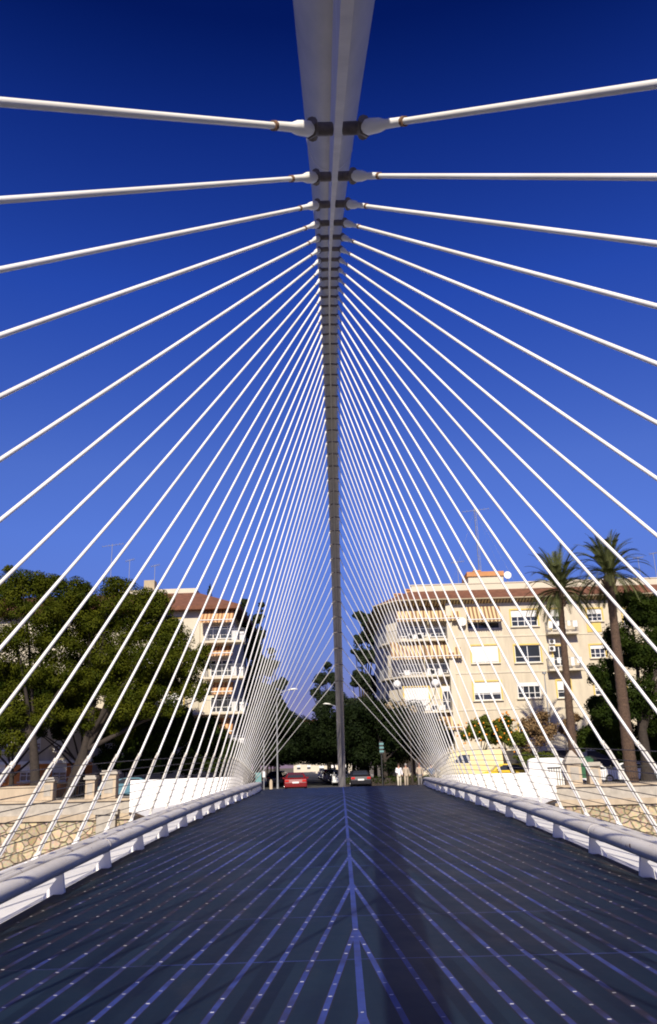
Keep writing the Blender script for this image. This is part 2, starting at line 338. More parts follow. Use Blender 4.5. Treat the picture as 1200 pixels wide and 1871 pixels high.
# street leading away between the two apartment blocks
def street_pt(u, v, z): return (-2.6 - math.sin(STA)*v + math.cos(STA)*u, 71.0+v*math.cos(STA)+math.sin(STA)*u, z)
g = MB(); g.add([street_pt(-4.2, .3, .012), street_pt(4.4, .3, .012), street_pt(4.4, 300, .012), street_pt(-4.2, 300, .012)], [(0, 1, 2, 3)]); struct('street', g, M['asphalt'])
g = MB()
for u0, u1 in ((-14, -4.3), (4.5, 14)):
    g.add([street_pt(u0, 1, .12), street_pt(u1, 1, .12), street_pt(u1, 300, .12), street_pt(u0, 300, .12), street_pt(u0, 1, .0), street_pt(u1, 1, .0), street_pt(u1, 300, .0), street_pt(u0, 300, .0)], [(0, 1, 2, 3), (4, 5, 1, 0), (5, 6, 2, 1), (7, 4, 0, 3)])
struct('street_pavement', g, M['pave'])
g = MB()
for k in range(6): g.add([street_pt(-3.6+k*1.15, 1.0, .018), street_pt(-3.0+k*1.15, 1.0, .018), street_pt(-3.0+k*1.15, 4.0, .018), street_pt(-3.6+k*1.15, 4.0, .018)], [(0, 1, 2, 3)])
struct('crosswalk', g, M['paint'])
g = MB(); g.box2((-1500, -60, -9.5), (1500, YB+.9, -8.2)); struct('riverbed', g, M['earth'])
g = MB(); g.box2((-1500, -20, -8.1), (1500, YB-6, -7.9)); struct('river', g, M['water'])
g = MB(); g.box2((-1500, -300, -9.5), (1500, -9.5, 0.0)); struct('near_bank', g, M['pave'])
# ------------------------------------------------------------------ the footbridge
SB = 1.8; CX = 0.078
def dz(d): return 0.95-.0008*(d-29.5)**2
def soft(d, d0, k=2.5): return k*math.log(1+math.exp((d-d0)/k))
def WR(d): return 3.02+.088*soft(d, 31)+.06*soft(-d, 6, 1.5)      # handrail
def WH(d): return 4.42+.092*soft(d, 31)+.06*soft(-d, 6, 1.5)      # hanger feet
bridge = empty('footbridge', (CX, 0, 0), 'white steel arch footbridge with slate blue deck spanning the river', 'bridge')
ys = [-9.2+i*0.9 for i in range(int((64.4+9.2)/.9)+1)]
g = MB(); rings = []
for y in ys:
    W = WR(y)-.03; rings.append([(-W, y, dz(y)), (0, y, dz(y)+.012), (W, y, dz(y)), (W, y, dz(y)-.12), (-W, y, dz(y)-.12)])
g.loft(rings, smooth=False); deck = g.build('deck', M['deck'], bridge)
# spine girder under the deck
g = MB(); g.loft([[(-2.2, y, dz(y)-.13), (2.2, y, dz(y)-.13), (1.2, y, dz(y)-1.2), (-1.2, y, dz(y)-1.2)] for y in ys]); g.build('girder', M['arch_steel'], bridge)
# dark gutter strip and ledges
for s in (-1, 1):
    g = MB(); g.loft([[(s*(WR(y)-.025), y, dz(y)-.02), (s*(WR(y)+.10), y, dz(y)-.02), (s*(WR(y)+.10), y, dz(y)-.14), (s*(WR(y)-.025), y, dz(y)-.14)] for y in ys][::1]); g.build('gutter', M['dark_room'], bridge)
    g = MB(); rings = []
    for y in ys:
        a, c = WR(y)+.105, WH(y)+.40
        rings.append([(s*a, y, dz(y)-.03), (s*(a+.25), y, dz(y)-.10), (s*c, y, dz(y)-.16), (s*(c+.02), y, dz(y)-.30), (s*a, y, dz(y)-.34)])
    g.loft(rings); g.build('ledge', M['ledge'], bridge)
    # flared platform at the bank: widens from the ledge to the corner of the parapet
    prof = [(23.5, 4.87, .60), (27, 5.75, .45), (31, 6.8, .27), (36, 8.2, .05), (42, 9.75, -.16), (48, 11.35, -.36), (53, 12.8, -.53), (56.9, 14.0, -.67), (57.9, 14.0, -.67)]
    g = MB(); rings = []
    for y, xo, zo in prof:
        xi = WH(y)+.43; zi = dz(y)-.165
        rings.append([(s*xi, y, zi), (s*xo, y, zo), (s*(xo-.25), y+.05, zo-.10), (s*xi, y, zi-.45)])
    g.loft(rings); g.build('flared_platform', M['parapet'], bridge)
    g = MB(); g.loft([[(s*(xo+.012), y-.012, zo-.02), (s*(xo+.012), y-.012, zo-.10), (s*(xo-.2), y+.03, zo-.12), (s*(xo-.2), y+.03, zo-.10)] for y, xo, zo in prof[:-1]]); g.build('drip_edge', M['rust'], bridge)
    # parapet along the platform edge (leans out)
    line = [(13.95, 56.75, 1.02), (12.0, 57.1, 1.03), (10.2, 57.3, 1.04), (8.4, 57.45, 1.04), (6.6, 57.5, 1.04)]
    g = MB(); rings = []
    for (x, y, zt) in line:
        zt += .28 if s < 0 else 0
        rings.append([(s*x, y, -.9), (s*(x+.03), y+.18, -.9), (s*(x+.08), y+.32, zt), (s*(x+.04), y+.16, zt)])
    g.loft(rings); g.build('wing_parapet', M['parapet'], bridge)
# handrails: thick bent tube with three thin tubes behind, on brackets
for s in (-1, 1):
    yr = [-8+i*.9 for i in range(78)]; yr = [y for y in yr if y < 62.5]
    rad = [.092]*len(yr)
    g = MB(); g.tube([(s*(WR(y)+.02), y, dz(y)+.268) for y in yr], rad, 14, squash=(1.0, .92)); rail = g.build('handrail', M['rail_steel'], bridge)
    for k, off in enumerate((.14, .225, .31)):
        g = MB(); g.tube([(s*(WR(y)+off), y, dz(y)+.325-.010*k) for y in yr], .028, 8); g.build('rail_tube', M['rail_steel'], rail)
    for y in (5.6, 10.9, 16.3, 21.7, 27.1):
        g = MB(); g.tube([(s*(WR(y)+.02), y-.03, dz(y)+.268), (s*(WR(y)+.02), y+.03, dz(y)+.268)], 0.0955, 14, squash=(1.0, .92)); g.build('rail_joint', M['fin_steel'], rail)
    for k in range(39):
        y = 9.35+(k-9)*SB
        if y > 62: break
        W = WR(y); g = MB(); h = .02
        prof = [(W-.02, -.02), (W+.045, -.02), (W+.20, -.075), (W+.20, -.03), (W+.075, .13), (W+.33, .27), (W+.32, .295), (W+.08, .21), (W+.015, .19)]
        vs = [(s*p[0], y-h, dz(y)+p[1]) for p in prof]+[(s*p[0], y+h, dz(y)+p[1]) for p in prof]; n = len(prof)
        g.add(vs, [tuple(range(n)), tuple(range(2*n-1, n-1, -1))]+[(i, n+i, n+(i+1) % n, (i+1) % n) for i in range(n)])
        g.build('rail_bracket', M['white_steel'], rail)
# arch: tops of the hangers measured on the photograph
tops = [230,330,384,413,434,454,472,490,508,523,537,553,572,592,612,632,652,671,689,708,726,743,763,783,804,824,847,871,896,922,947,973,998,1024,1049,1074,1100,1126,1153,1181,1211,1250]
def r_of(y): return math.tan(math.atan((935.5-y)/F)+PITCH)
uu = [17.8+.7*(j-24) for j in range(1, 43)]
dt = np.array([u*SB for u in uu]); zt = np.array([r_of(t)*d for t, d in zip(tops, dt)])+EYE[2]
pf = np.polyfit(np.concatenate([dt, [-4.2, 62.4], [-4.2, 62.4], [-4.2, 62.4]]), np.concatenate([zt, [.3, .1], [.3, .1], [.3, .1]]), 6)
def ZA(d): return float(np.polyval(pf, d))
print('arch fit', np.round(zt-np.polyval(pf, dt), 2), 'feet', ZA(-4.2), ZA(62.4))
AY = [-4.4+i*.5 for i in range(135)]; AY = [y for y in AY if y <= 62.9]
def tang(d): v = Vector((0, 1, (ZA(d+.05)-ZA(d-.05))/.1)); return v.normalized()
def fr(d):
    t = tang(d); n = Vector((0, -t.z, t.y)); return t, n       # n points away from the deck side
g = MB(); rings = []
for y in AY:
    t, n = fr(y); c = Vector((0, y, ZA(y))); ring = []
    e = min(1, abs(y-29)/33.5)
    wd = .182+.083*min(1, max(0, (y-2)/22))
    k = min(1.0, max(.25, (ZA(y)-.1)/2.2))
    c2 = c+n*(.58*k)
    for a in range(16):
        q = 2*PI*a/16
        cx_, cy_ = math.cos(q), math.sin(q)
        ring.append(c2+Vector((cx_*wd, 0, 0))+n*(cy_*(.20 if cy_ > 0 else .26)))
    rings.append(ring)
g.loft(rings, smooth=True); arch = g.build('arch_tube', M['arch_steel'], bridge)
for ys_ in range(2, 62, 4):
    rr_ = []
    for y in (ys_-.02, ys_+.02):
        t, n = fr(y); c2 = Vector((0, y, ZA(y)))+n*(.58*min(1.0, max(.25, (ZA(y)-.1)/2.2))); wd = .185+.083*min(1, max(0, (y-2)/22))
        rr_.append([c2+Vector((math.cos(2*PI*a/16)*wd, 0, 0))+n*(math.sin(2*PI*a/16)*(.203 if a < 8 else .263)) for a in range(16)])
    g = MB(); g.loft(rr_, smooth=True); g.build('weld_seam', M['fin_steel'], arch)
g = MB(); rings = []
for y in AY:
    t, n = fr(y); c = Vector((0, y, ZA(y))); k = min(1.0, max(.25, (ZA(y)-.1)/2.2))
    rings.append([c+Vector((-.017, 0, 0))-n*.03, c+Vector((.017, 0, 0))-n*.03, c+Vector((.017, 0, 0))+n*(.36*k), c+Vector((-.017, 0, 0))+n*(.36*k)])
g.loft(rings); g.build('web_plate', M['fin_steel'], arch)
# feet blocks
for y0 in (62.75, -4.2):
    g = MB(); g.box((0, y0, dz(y0)+.04), (.75, .9, .10)); g.box((0, y0, dz(y0)+.14), (.62, .75, .10)); g.build('arch_foot', M['arch_steel'], bridge)
# hangers
rnd = random.Random(3)
feet = {-1: [], 1: []}
FEET_Y = [-2.75,-1.95,-1.15,-.15,.90,2.1,3.3,4.6,6.0,7.4,9.0,10.65]+[12.3+1.8*(j-13) for j in range(13,43)]
for j in range(1, 43):
    yt, z_t = float(dt[j-1]), ZA(float(dt[j-1]))
    yb = FEET_Y[j-1]; zb = dz(yb)-.13
    LX = .10+.13*min(1, max(0, (yt-4)/22)); RH = .0145+.0080*min(1, max(0, (j-1)/14))
    for s in (-1, 1):
        top = Vector((s*LX, yt, z_t)); foot = Vector((s*WH(yb), yb, zb))
        ax = (foot-top).normalized(); L = (foot-top).length
        hroot = MB()
        sag = .0015*L
        pts = [top+ax*(.20+(L-.25)*i/8)+Vector((0, 0, -sag*math.sin(PI*i/8))) for i in range(9)]
        hroot.tube(pts, RH, 8, cap=False)
        h = hroot.build('hanger', M['white_steel'], bridge)
        # fork socket: lug on the web, pin and white cone
        c = MB(); c.tube([top+ax*.055, top+ax*.075, top+ax*.15, top+ax*.20, top+ax*.33], [.030, .036, .032, .021, .019], 10); c.build('socket', M['white_steel'], h)
        c = MB(); c.tube([Vector((s*.025, yt, z_t+.0)), Vector((s*(LX+.025), yt, z_t))+ax*.03], .030, 8)
        c.tube([top+Vector((0, -.052, .0))+ax*.03, top+Vector((0, .052, 0))+ax*.03], .024, 8); c.tube([top+ax*.03, top+ax*.058], [.040, .043], 6)
        c.build('clevis_pin', M['dark_pin'], h)
        c = MB(); c.tube([top+ax*.335, top+ax*.355], .022, 8); c.build('rust_collar', M['rust'], h)
        # stanchion clamped beside the lower part of the hanger
        up = -ax; hh = 1.42/up.z
        side = Vector((s, 0, 0)).cross(up).normalized()*.0
        outv = Vector((s*.35, -1.0, 0)).normalized()*.05
        c = MB(); c.tube([foot+up*.12+outv*.4, foot+up*(.30)+outv, foot+up*(hh-.1)+outv, foot+up*hh+outv*.6], .019, 8)
        c.tube([foot+up*hh, foot+up*(hh+.05)], .034, 8)
        c.build('stanchion', M['rail_steel'], h)
        c = MB(); c.box(foot+Vector((0, 0, .03)), (.12, .20, .10)); c.tube([foot+Vector((0, 0, .02)), foot+up*.22], [.055, .035], 8); c.build('foot_plate', M['white_steel'], h)
        feet[s].append((foot, up))
for s in (-1, 1):
    for k in range(9):
        hz = .15+k*.15
        g = MB(); g.tube([f+u*(hz/u.z) + Vector((-s*.03, 0, 0)) for f, u in feet[s]], .0065, 5, cap=False); g.build('guard_wire', M['wire'], bridge)
# ------------------------------------------------------------------ far bank: masonry wall, coping, parapet, pillars
def bank(s):
    x0 = 12.6; x1 = 60.0
    side = 'left' if s < 0 else 'right'
    e = empty('embankment_wall', (s*x0, YB, 0), 'rubble stone river wall with ochre coping on the %s of the white bridge' % side, 'river wall')
    X = lambda v: s*(v-x0)
    g = MB(); g.box2((X(4.0), 0, -9), (X(x1), .8, -1.15)); g.build('masonry', M['rubble'], e)
    g = MB(); g.box2((X(4.2), -.14, -1.145), (X(x1), .82, -.78)); g.build('coping', M['sandstone'], e)
    g = MB(); g.box2((X(14.0), .02, -.775), (X(x1), .70, .02)); g.build('coping', M['concrete'], e)
    g = MB(); g.box2((X(14.0), -.10, .025), (X(x1), .62, .16)); g.build('coping', M['sandstone'], e)
    return e
bL, bR = bank(-1), bank(1)
# buttress of smooth stone on the left wall and at the bridge
for (px, s, lab) in ((194, -1, 'pale square pier set in the stone river wall left of the bridge'), (985, 1, 'pale stone pier under the corner of the white platform on the right')):
    p = at(px, 1500, YB-.3); g = MB(); g.box((0, 0, -4.9), (1.25, .5, 8.2)); g.box((0, -.05, -.65), (1.6, .66, .3))
    o = g.build('wall_pier', M['concrete']); o.location = (p.x, YB-.2, 0); tag(o, lab, 'pier')
# low wall segments and pillars
def pillar(px, w_, h, lab, hip=False):
    p = at(px, 1440, YB+.55)
    e = empty('stone_pillar', (p.x, YB+.55, .18), lab, 'pillar', 'stone pillars on the river wall')
    g = MB(); g.box((0, 0, h/2), (w_, .8, h)); g.build('shaft', M['sandstone'], e)
    g = MB(); g.box((0, 0, h+.07), (w_+.24, 1.04, .14)); g.box((0, 0, h+.20), (w_+.06, .9, .12))
    if hip: g.box((0, 0, h+.55), (w_, .8, .6), taper=.15)
    g.build('cap', M['concrete'], e)
    g = MB(); g.box((0, -.405, h*.52), (w_*.6, .03, h*.62)); g.build('panel', M['concrete'], e)
pillar(201, .95, 1.55, 'broad stone pillar with a moulded cap, nearest the white parapet on the left')
pillar(167, .62, 1.25, 'narrow ochre stone pillar just left of the broad capped pillar')
pillar(90, .75, 1.2, 'stone pillar at the end of the low solid wall under the left trees')
pillar(1050, .95, 1.35, 'stone pillar with a pyramid top beside the white block on the right', True)
pillar(1087, .78, 1.15, 'shorter flat topped stone pillar right of the pyramid topped one')
def low_wall(pa, pb, h, lab):
    a, b = at(pa, 1440, YB+.5), at(pb, 1440, YB+.5)
    g = MB(); g.box(((b.x-a.x)/2, 0, h/2), (abs(b.x-a.x), .42, h)); g.box(((b.x-a.x)/2, 0, h+.05), (abs(b.x-a.x), .56, .1))
    o = g.build('low_wall', M['sandstone']); o.location = (a.x, YB+.5, .17); tag(o, lab, 'wall')
low_wall(-250, 80, .85, 'long low solid stone wall along the promenade under the left trees')
# iron railings with individual panels
def railing(pa, pb, z0, h, lab, grp=None):
    a, b = at(pa, 1440, YB+.5), at(pb, 1440, YB+.5); L = b.x-a.x
    e = empty('iron_railing', (a.x, YB+.5, z0), lab, 'railing', grp)
    g = MB(); n = max(2, int(L/.16))
    for i in range(n+1): g.tube([(L*i/n, 0, 0), (L*i/n, 0, h)], .012, 4)
    g.build('bars', M['iron'], e)
    g = MB(); g.tube([(0, 0, h), (L, 0, h)], .022, 6); g.tube([(0, 0, .1), (L, 0, .1)], .018, 6); g.build('rail', M['iron'], e)
railing(98, 157, .18, 1.05, 'dark iron railing between two stone pillars under the left tree trunk')
railing(1103, 1290, .18, 1.05, 'dark iron railing on the river wall in front of the parked white cars')
# white block with grille at the right end of the bridge parapet
p0, p1 = at(966, 1400, 59.3), at(1036, 1400, 59.3)
e = empty('white_block', (p0.x, 59.3, 0), 'white rounded concrete block with a grille at the right end of the bridge', 'concrete block')
g = MB(); Lx = p1.x-p0.x; pr = []
for (x, z) in ((0, -.4), (0, 1.72), (.10, 1.86), (.3, 1.95), (Lx-.5, 1.95), (Lx-.15, 1.86), (Lx, 1.6), (Lx, -.4)): pr.append((x, z))
n = len(pr); vs = [(x, 0, z) for x, z in pr]+[(x, .5, z) for x, z in pr]
g.add(vs, [tuple(range(n)), tuple(range(2*n-1, n-1, -1))]+[(i, n+i, n+(i+1) % n, (i+1) % n) for i in range(n)]); g.build('block', M['parapet'], e)
g = MB()
for i in range(7): g.tube([(1.35+i*.17, -.06, .05), (1.35+i*.17, -.06, 1.3)], .02, 5)
g.box((1.86, -.06, 1.3), (1.25, .05, .05)); g.box((1.86, -.06, -.02), (1.5, .3, .3)); g.build('grille', M['iron'], e)
# ------------------------------------------------------------------ trees
def leaf_cloud(lobes, n, size, seed, shell=.42, flat=.40, hang=0.0, inner=.35):
    """many small leaf faces, packed near the surface of overlapping lobes, drooping clusters and holes between them"""
    r = np.random.RandomState(seed)
    L = np.array(lobes, float); vol = L[:, 3]*L[:, 4]*L[:, 5]; vol = vol**.67
    idx = r.choice(len(L), n, p=vol/vol.sum())
    d = r.normal(size=(n, 3)); d /= np.linalg.norm(d, axis=1)[:, None]
    rad = 1-shell*np.abs(r.normal(size=n))*.6
    inn = r.rand(n) < inner; rad[inn] = r.rand(inn.sum())**.5
    rad = np.clip(rad, 0.1, 1.08)
    c = L[idx, :3]+d*L[idx, 3:6]*rad[:, None]
    # clump: pull each leaf towards one of many twig ends so the surface breaks up
    nc = max(20, n//26); tw = c[r.choice(n, nc)]
    tw_i = r.randint(0, nc, n)
    # nearest of 6 random twig ends
    best = None
    for k in range(8):
        t_i = r.randint(0, nc, n); dd = np.linalg.norm(c-tw[t_i], axis=1)
        if best is None: best, bi = dd, t_i
        else:
            mk = dd < best; best = np.where(mk, dd, best); bi = np.where(mk, t_i, bi)
    near = best < size*11
    c[near] = c[near]*.45+tw[bi[near]]*.55
    c[:, 2] -= hang*r.rand(n)
    nrm = d+r.normal(size=(n, 3))*flat; nrm[:, 2] += .3; nrm /= np.linalg.norm(nrm, axis=1)[:, None]
    a = np.cross(nrm, r.normal(size=(n, 3))); a /= np.linalg.norm(a, axis=1)[:, None]; b = np.cross(nrm, a)
    sz = size*(.6+.8*r.rand(n))[:, None]
    v = np.empty((n, 4, 3)); v[:, 0] = c-a*sz; v[:, 1] = c-b*sz*.55+nrm*sz*.12; v[:, 2] = c+a*sz; v[:, 3] = c+b*sz*.55+nrm*sz*.12
    return v.reshape(-1, 3)
def leaves_obj(name, v, m, parent):
    me = bpy.data.meshes.new(name); n = len(v)//4
    me.vertices.add(len(v)); me.vertices.foreach_set('co', v.ravel().astype(np.float32))
    me.loops.add(len(v)); me.loops.foreach_set('vertex_index', np.arange(len(v), dtype=np.int32))
    me.polygons.add(n); me.polygons.foreach_set('loop_start', np.arange(0, len(v), 4, dtype=np.int32)); me.polygons.foreach_set('loop_total', np.full(n, 4, np.int32))
    me.update(); me.validate(); me.materials.append(m)
    o = bpy.data.objects.new(name, me); col.objects.link(o); o.parent = parent; return o
def blob_lobes(c, R3, k, seed, rmin=.28, rmax=.5, low=-.7):
    """k lobes scattered in an ellipsoid"""
    r = random.Random(seed); out = []
    while len(out) < k:
        d = Vector((r.gauss(0, 1), r.gauss(0, 1), r.gauss(0, 1))).normalized()
        if d.z < low: continue
        q = (1-r.random()**1.7*.45); f_ = r.uniform(rmin, rmax); q = min(q, 1.0-f_*.55)
        out.append((c[0]+d.x*R3[0]*q, c[1]+d.y*R3[1]*q, c[2]+d.z*R3[2]*q, R3[0]*f_, R3[1]*f_, R3[2]*f_*.85))
    return out
def tree(loc, trunk_h, tr, lobes, n, size, seed, mleaf, lab, cat='tree', group=None, limbs=6, name='broadleaf_tree', hang=0, mbark='bark', lean=(0, 0), inner=.35):
    e = empty(name, loc, lab, cat, group)
    r = random.Random(seed); g = MB()
    tx, ty = lean
    g.tube([(0, 0, -.1), (tx*.2, ty*.2, trunk_h*.25), (tx*.6+.1*tr, ty*.6, trunk_h*.6), (tx, ty, trunk_h), (tx*1.2, ty*1.2, trunk_h*1.35)], [tr*1.5, tr*1.05, tr*.9, tr*.75, tr*.35], 10)
    for k in range(limbs):
        L = lobes[r.randrange(len(lobes))]; s0 = Vector((tx, ty, trunk_h*r.uniform(.75, 1.15))); t_ = Vector(L[:3])
        mid = s0.lerp(t_, .5)+Vector((r.uniform(-.3, .3), r.uniform(-.3, .3), r.uniform(.0, .5)))*tr*2
        g.tube([s0, mid, t_], [tr*.5, tr*.3, tr*.1], 6)
    g.build('trunk', M[mbark], e)
    leaves_obj('crown', leaf_cloud(lobes, n, size, seed, hang=hang, inner=inner), M[mleaf], e)
    return e
def px_lobes(items, Y, base, depth=.8):
    """lobes given as (photo x, photo y, radius in photo pixels, depth offset in metres)"""
    out = []
    for it in items:
        p = at(it[0], it[1], Y+(it[3] if len(it) > 3 else 0)); R_ = it[2]*Y/F
        out.append((p.x-base[0], p.y-base[1], p.z-base[2], R_, R_*depth, R_*.9))
    return out
def expand(lobes, k, seed):
    out = []
    r = random.Random(seed)
    for L in lobes:
        out.append((L[0], L[1], L[2], L[3]*.72, L[4]*.72, L[5]*.72))
        for _ in range(k):
            d = Vector((r.gauss(0, 1), r.gauss(0, 1), r.gauss(0, 1))).normalized(); f_ = r.uniform(.25, .45)
            q = 1.02-f_
            out.append((L[0]+d.x*L[3]*q, L[1]+d.y*L[4]*q, L[2]+d.z*L[5]*q, L[3]*f_, L[4]*f_, L[5]*f_*.8))
    return out
# two large trees on the left bank
Y1 = 63.0; b1 = at(128, 1425, Y1); b1 = (b1.x, Y1, .1)
lo = px_lobes([(178,1140,58,1),(225,1100,62),(262,1130,58),(205,1190,70),(270,1205,70,-1),(320,1170,52),(345,1215,45),(300,1275,50),(235,1275,62,-1),(165,1250,60),(150,1310,45),(370,1190,22),(355,1260,30),(215,1325,40,1),(215,1075,36),(160,1095,46,1),(285,1105,38),(168,1165,52,2.5),(150,1210,45,2.5),(330,1240,40,1),(300,1150,45,2)], Y1, b1)
tree(b1, 4.6, .42, expand(lo, 9, 1), 130000, .078, 11, 'leaf', 'broad olive green tree second from the left edge, rising above the roof behind', group='big trees on the left bank', limbs=9, lean=(1.2, 0))
Y2 = 61.5; b2 = at(68, 1425, Y2); b2 = (b2.x, Y2, .1)
lo = px_lobes([(50,1075,55),(110,1090,52,1),(0,1100,60),(70,1140,62,-1),(-50,1120,60),(15,1180,62,-1),(105,1175,55),(60,1230,58),(-20,1245,60),(125,1235,45),(30,1290,50),(85,1300,42),(-60,1200,60),(-10,1325,40),(20,1062,36),(130,1085,42,1),(80,1065,34),(120,1150,48,2.5),(25,1350,38),(-25,1365,38),(110,1280,40,2)], Y2, b2)
tree(b2, 4.6, .36, expand(lo, 9, 2), 130000, .078, 12, 'leaf', 'broad olive green tree cut by the left edge of the photo', group='big trees on the left bank', limbs=9, lean=(-.6, 0))
# dark trees behind; the two backing ones added to darken gaps between the crowns
for (px, items, lab, sd_) in ((340, [(330,1330,48),(385,1345,45),(420,1375,38),(290,1345,45),(345,1392,38),(400,1395,34),(440,1400,26)], 'low dark leafy tree in front of the balconies left of the bridge', 21),
                              (150, [(150,1260,50),(200,1240,50),(240,1280,50),(130,1300,40),(290,1240,45),(190,1320,38),(95,1280,36),(60,1330,30)], 'added dark backing tree filling the gap behind the two big left crowns', 23),
                              (20, [(20,1300,45),(70,1250,50),(0,1240,50),(-30,1320,40),(110,1330,26),(45,1350,20)], 'added dark backing tree behind the crown cut by the left edge', 24),
                              (240, [(235,1345,45),(190,1335,38),(280,1330,45),(235,1300,40),(200,1388,34),(250,1390,38),(300,1388,38)], 'low dark leafy tree in deep shade behind the capped pillar', 22)):
    b = at(px, 1430, 69.0); b = (b.x, 69.0, .1)
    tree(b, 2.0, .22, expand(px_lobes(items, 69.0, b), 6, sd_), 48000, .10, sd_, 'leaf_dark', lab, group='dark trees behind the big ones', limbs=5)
# dark trees at the right edge
Y3 = 63.0; b3 = at(1185, 1425, Y3); b3 = (b3.x, Y3, .1)
lo = px_lobes([(1170,1110,45),(1215,1120,50),(1130,1160,42,-1),(1185,1190,60),(1240,1200,60),(1105,1230,38),(1150,1265,52,-1),(1210,1290,60),(1255,1100,50),(1110,1300,35),(1140,1090,22)], Y3, b3)
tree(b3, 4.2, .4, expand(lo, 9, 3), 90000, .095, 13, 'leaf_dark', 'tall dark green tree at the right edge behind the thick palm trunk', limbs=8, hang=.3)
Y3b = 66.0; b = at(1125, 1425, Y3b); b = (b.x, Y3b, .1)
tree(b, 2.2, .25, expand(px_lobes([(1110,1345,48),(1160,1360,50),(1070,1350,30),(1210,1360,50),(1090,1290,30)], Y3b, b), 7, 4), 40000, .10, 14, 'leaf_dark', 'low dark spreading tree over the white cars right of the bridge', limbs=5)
# street trees, both sides of the street, with dark canopies almost closing over it
seeds = 40
words = ['nearest', 'second', 'third', 'fourth', 'fifth', 'sixth', 'seventh', 'eighth and farthest']
for side, us in ((-1, -6.0), (1, 6.6)):
    for i, v in enumerate((12, 21, 31, 43, 58, 78, 100, 125)):
        p = street_pt(us, v, 0); top = 7.0+.55*i*.3
        lobes = blob_lobes((-side*(1.2+.2*i), 0, 4.6+.02*i), (5.8, 6.2, 2.9-.05*i), 24, seeds, low=-.9)
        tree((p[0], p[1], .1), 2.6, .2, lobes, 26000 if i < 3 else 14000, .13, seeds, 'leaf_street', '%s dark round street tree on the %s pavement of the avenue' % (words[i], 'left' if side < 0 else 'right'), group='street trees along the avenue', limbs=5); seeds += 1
for i, (px, Y) in enumerate(((705, 77), (757, 79), (664, 82))):
    p = at(px, 1430, Y); lobes = blob_lobes((0, 0, 4.3), (3.6, 3.4, 3.2), 22, 60+i, low=-1)
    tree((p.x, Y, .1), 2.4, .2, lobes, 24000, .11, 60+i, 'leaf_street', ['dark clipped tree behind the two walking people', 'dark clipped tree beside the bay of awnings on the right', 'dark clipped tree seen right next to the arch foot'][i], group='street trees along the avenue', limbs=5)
# tall dark trees further back
def tall(px, Y, items, lab, sd_, m_='leaf_blue', n=16000, name='tall_tree', size=.2):
    b = at(px, 1430, Y); b = (b.x, Y, 0); lo = expand(px_lobes(items, Y, b), 7, sd_)
    tree(b, 6.0, .3, lo, n, size, sd_, m_, lab, group='tall dark trees along the avenue', limbs=10, name=name, inner=.25)
tall(470, 88, [(440,1120,13),(446,1100,8),(450,1150,20),(470,1130,14),(462,1190,24),(475,1160,14),(480,1220,24),(462,1260,30),(490,1265,22),(440,1230,16),(475,1310,32),(500,1300,18),(478,1105,7)], 'tall ragged dark tree beside the right corner of the left apartment block', 71, n=60000, size=.12)
tall(507, 120, [(500,1215,14),(512,1250,16),(505,1285,20),(520,1310,18),(495,1190,9)], 'slimmer dark tree stepping down toward the far end of the avenue', 72, n=22000, size=.13)
tall(602, 125, [(598,1215,10),(585,1240,16),(610,1240,18),(575,1265,12),(600,1275,24),(620,1275,20),(640,1290,22),(590,1300,20)], 'dark layered conifer just left of the arch foot', 73, n=30000, size=.13)
tall(665, 100, [(655,1125,12),(672,1135,16),(690,1115,9),(680,1160,22),(655,1170,14),(665,1200,20),(690,1195,22),(655,1240,20),(680,1250,26),(665,1290,28),(700,1150,14),(645,1190,7)], 'tall dark feathery tree right of the arch against the sky', 74, n=60000, size=.12)
# conifer on the roof line and small ones
b = at(382, 1120, 96); e = empty('conifer', (b.x, 96, 0), 'small pointed dark conifer peeking above the brown roof on the left', 'tree')
zt_ = at(382, 1064, 96).z; lobes = [(0, 0, zt_-.5-k*.62, .18+.11*k, .18+.11*k, .42) for k in range(12)]
g = MB(); g.tube([(0, 0, 0), (0, 0, zt_-.5)], [.25, .04], 7); g.build('trunk', M['bark'], e)
leaves_obj('crown', leaf_cloud(lobes, 3500, .14, 5), M['leaf_blue'], e)
# citrus trees and shrubs in front of the cream block
for i, (px, Y, items, m_, lab) in enumerate((
    (880, 70, [(870,1335,24),(900,1345,26),(885,1320,18),(850,1345,16)], 'leaf_citrus', 'round orange tree full of fruit above the yellow truck'),
    (925, 69, [(915,1330,22),(935,1350,26),(925,1315,16)], 'leaf_citrus', 'round orange tree full of fruit left of the flowering yucca'),
    )):
    b = at(px, 1430, Y); b = (b.x, Y, .1)
    t_ = tree(b, 1.6, .12, expand(px_lobes(items, Y, b), 6, 80+i), 9000, .10, 80+i, m_, lab, group='orange trees by the road', name='orange_tree', limbs=5)
    r = random.Random(i); lo = px_lobes(items, Y, b); g = MB()
    for k in range(46):
        L = r.choice(lo); d = Vector((r.gauss(0, 1), r.gauss(-.5, .8), r.gauss(0, 1))).normalized()
        g.sphere((L[0]+d.x*L[3]*.95, L[1]+d.y*L[4]*.95, L[2]+d.z*L[5]*.95), .075, 6, 4)
    o = g.build('fruit', M['fruit'], t_); o['kind'] = 'stuff'
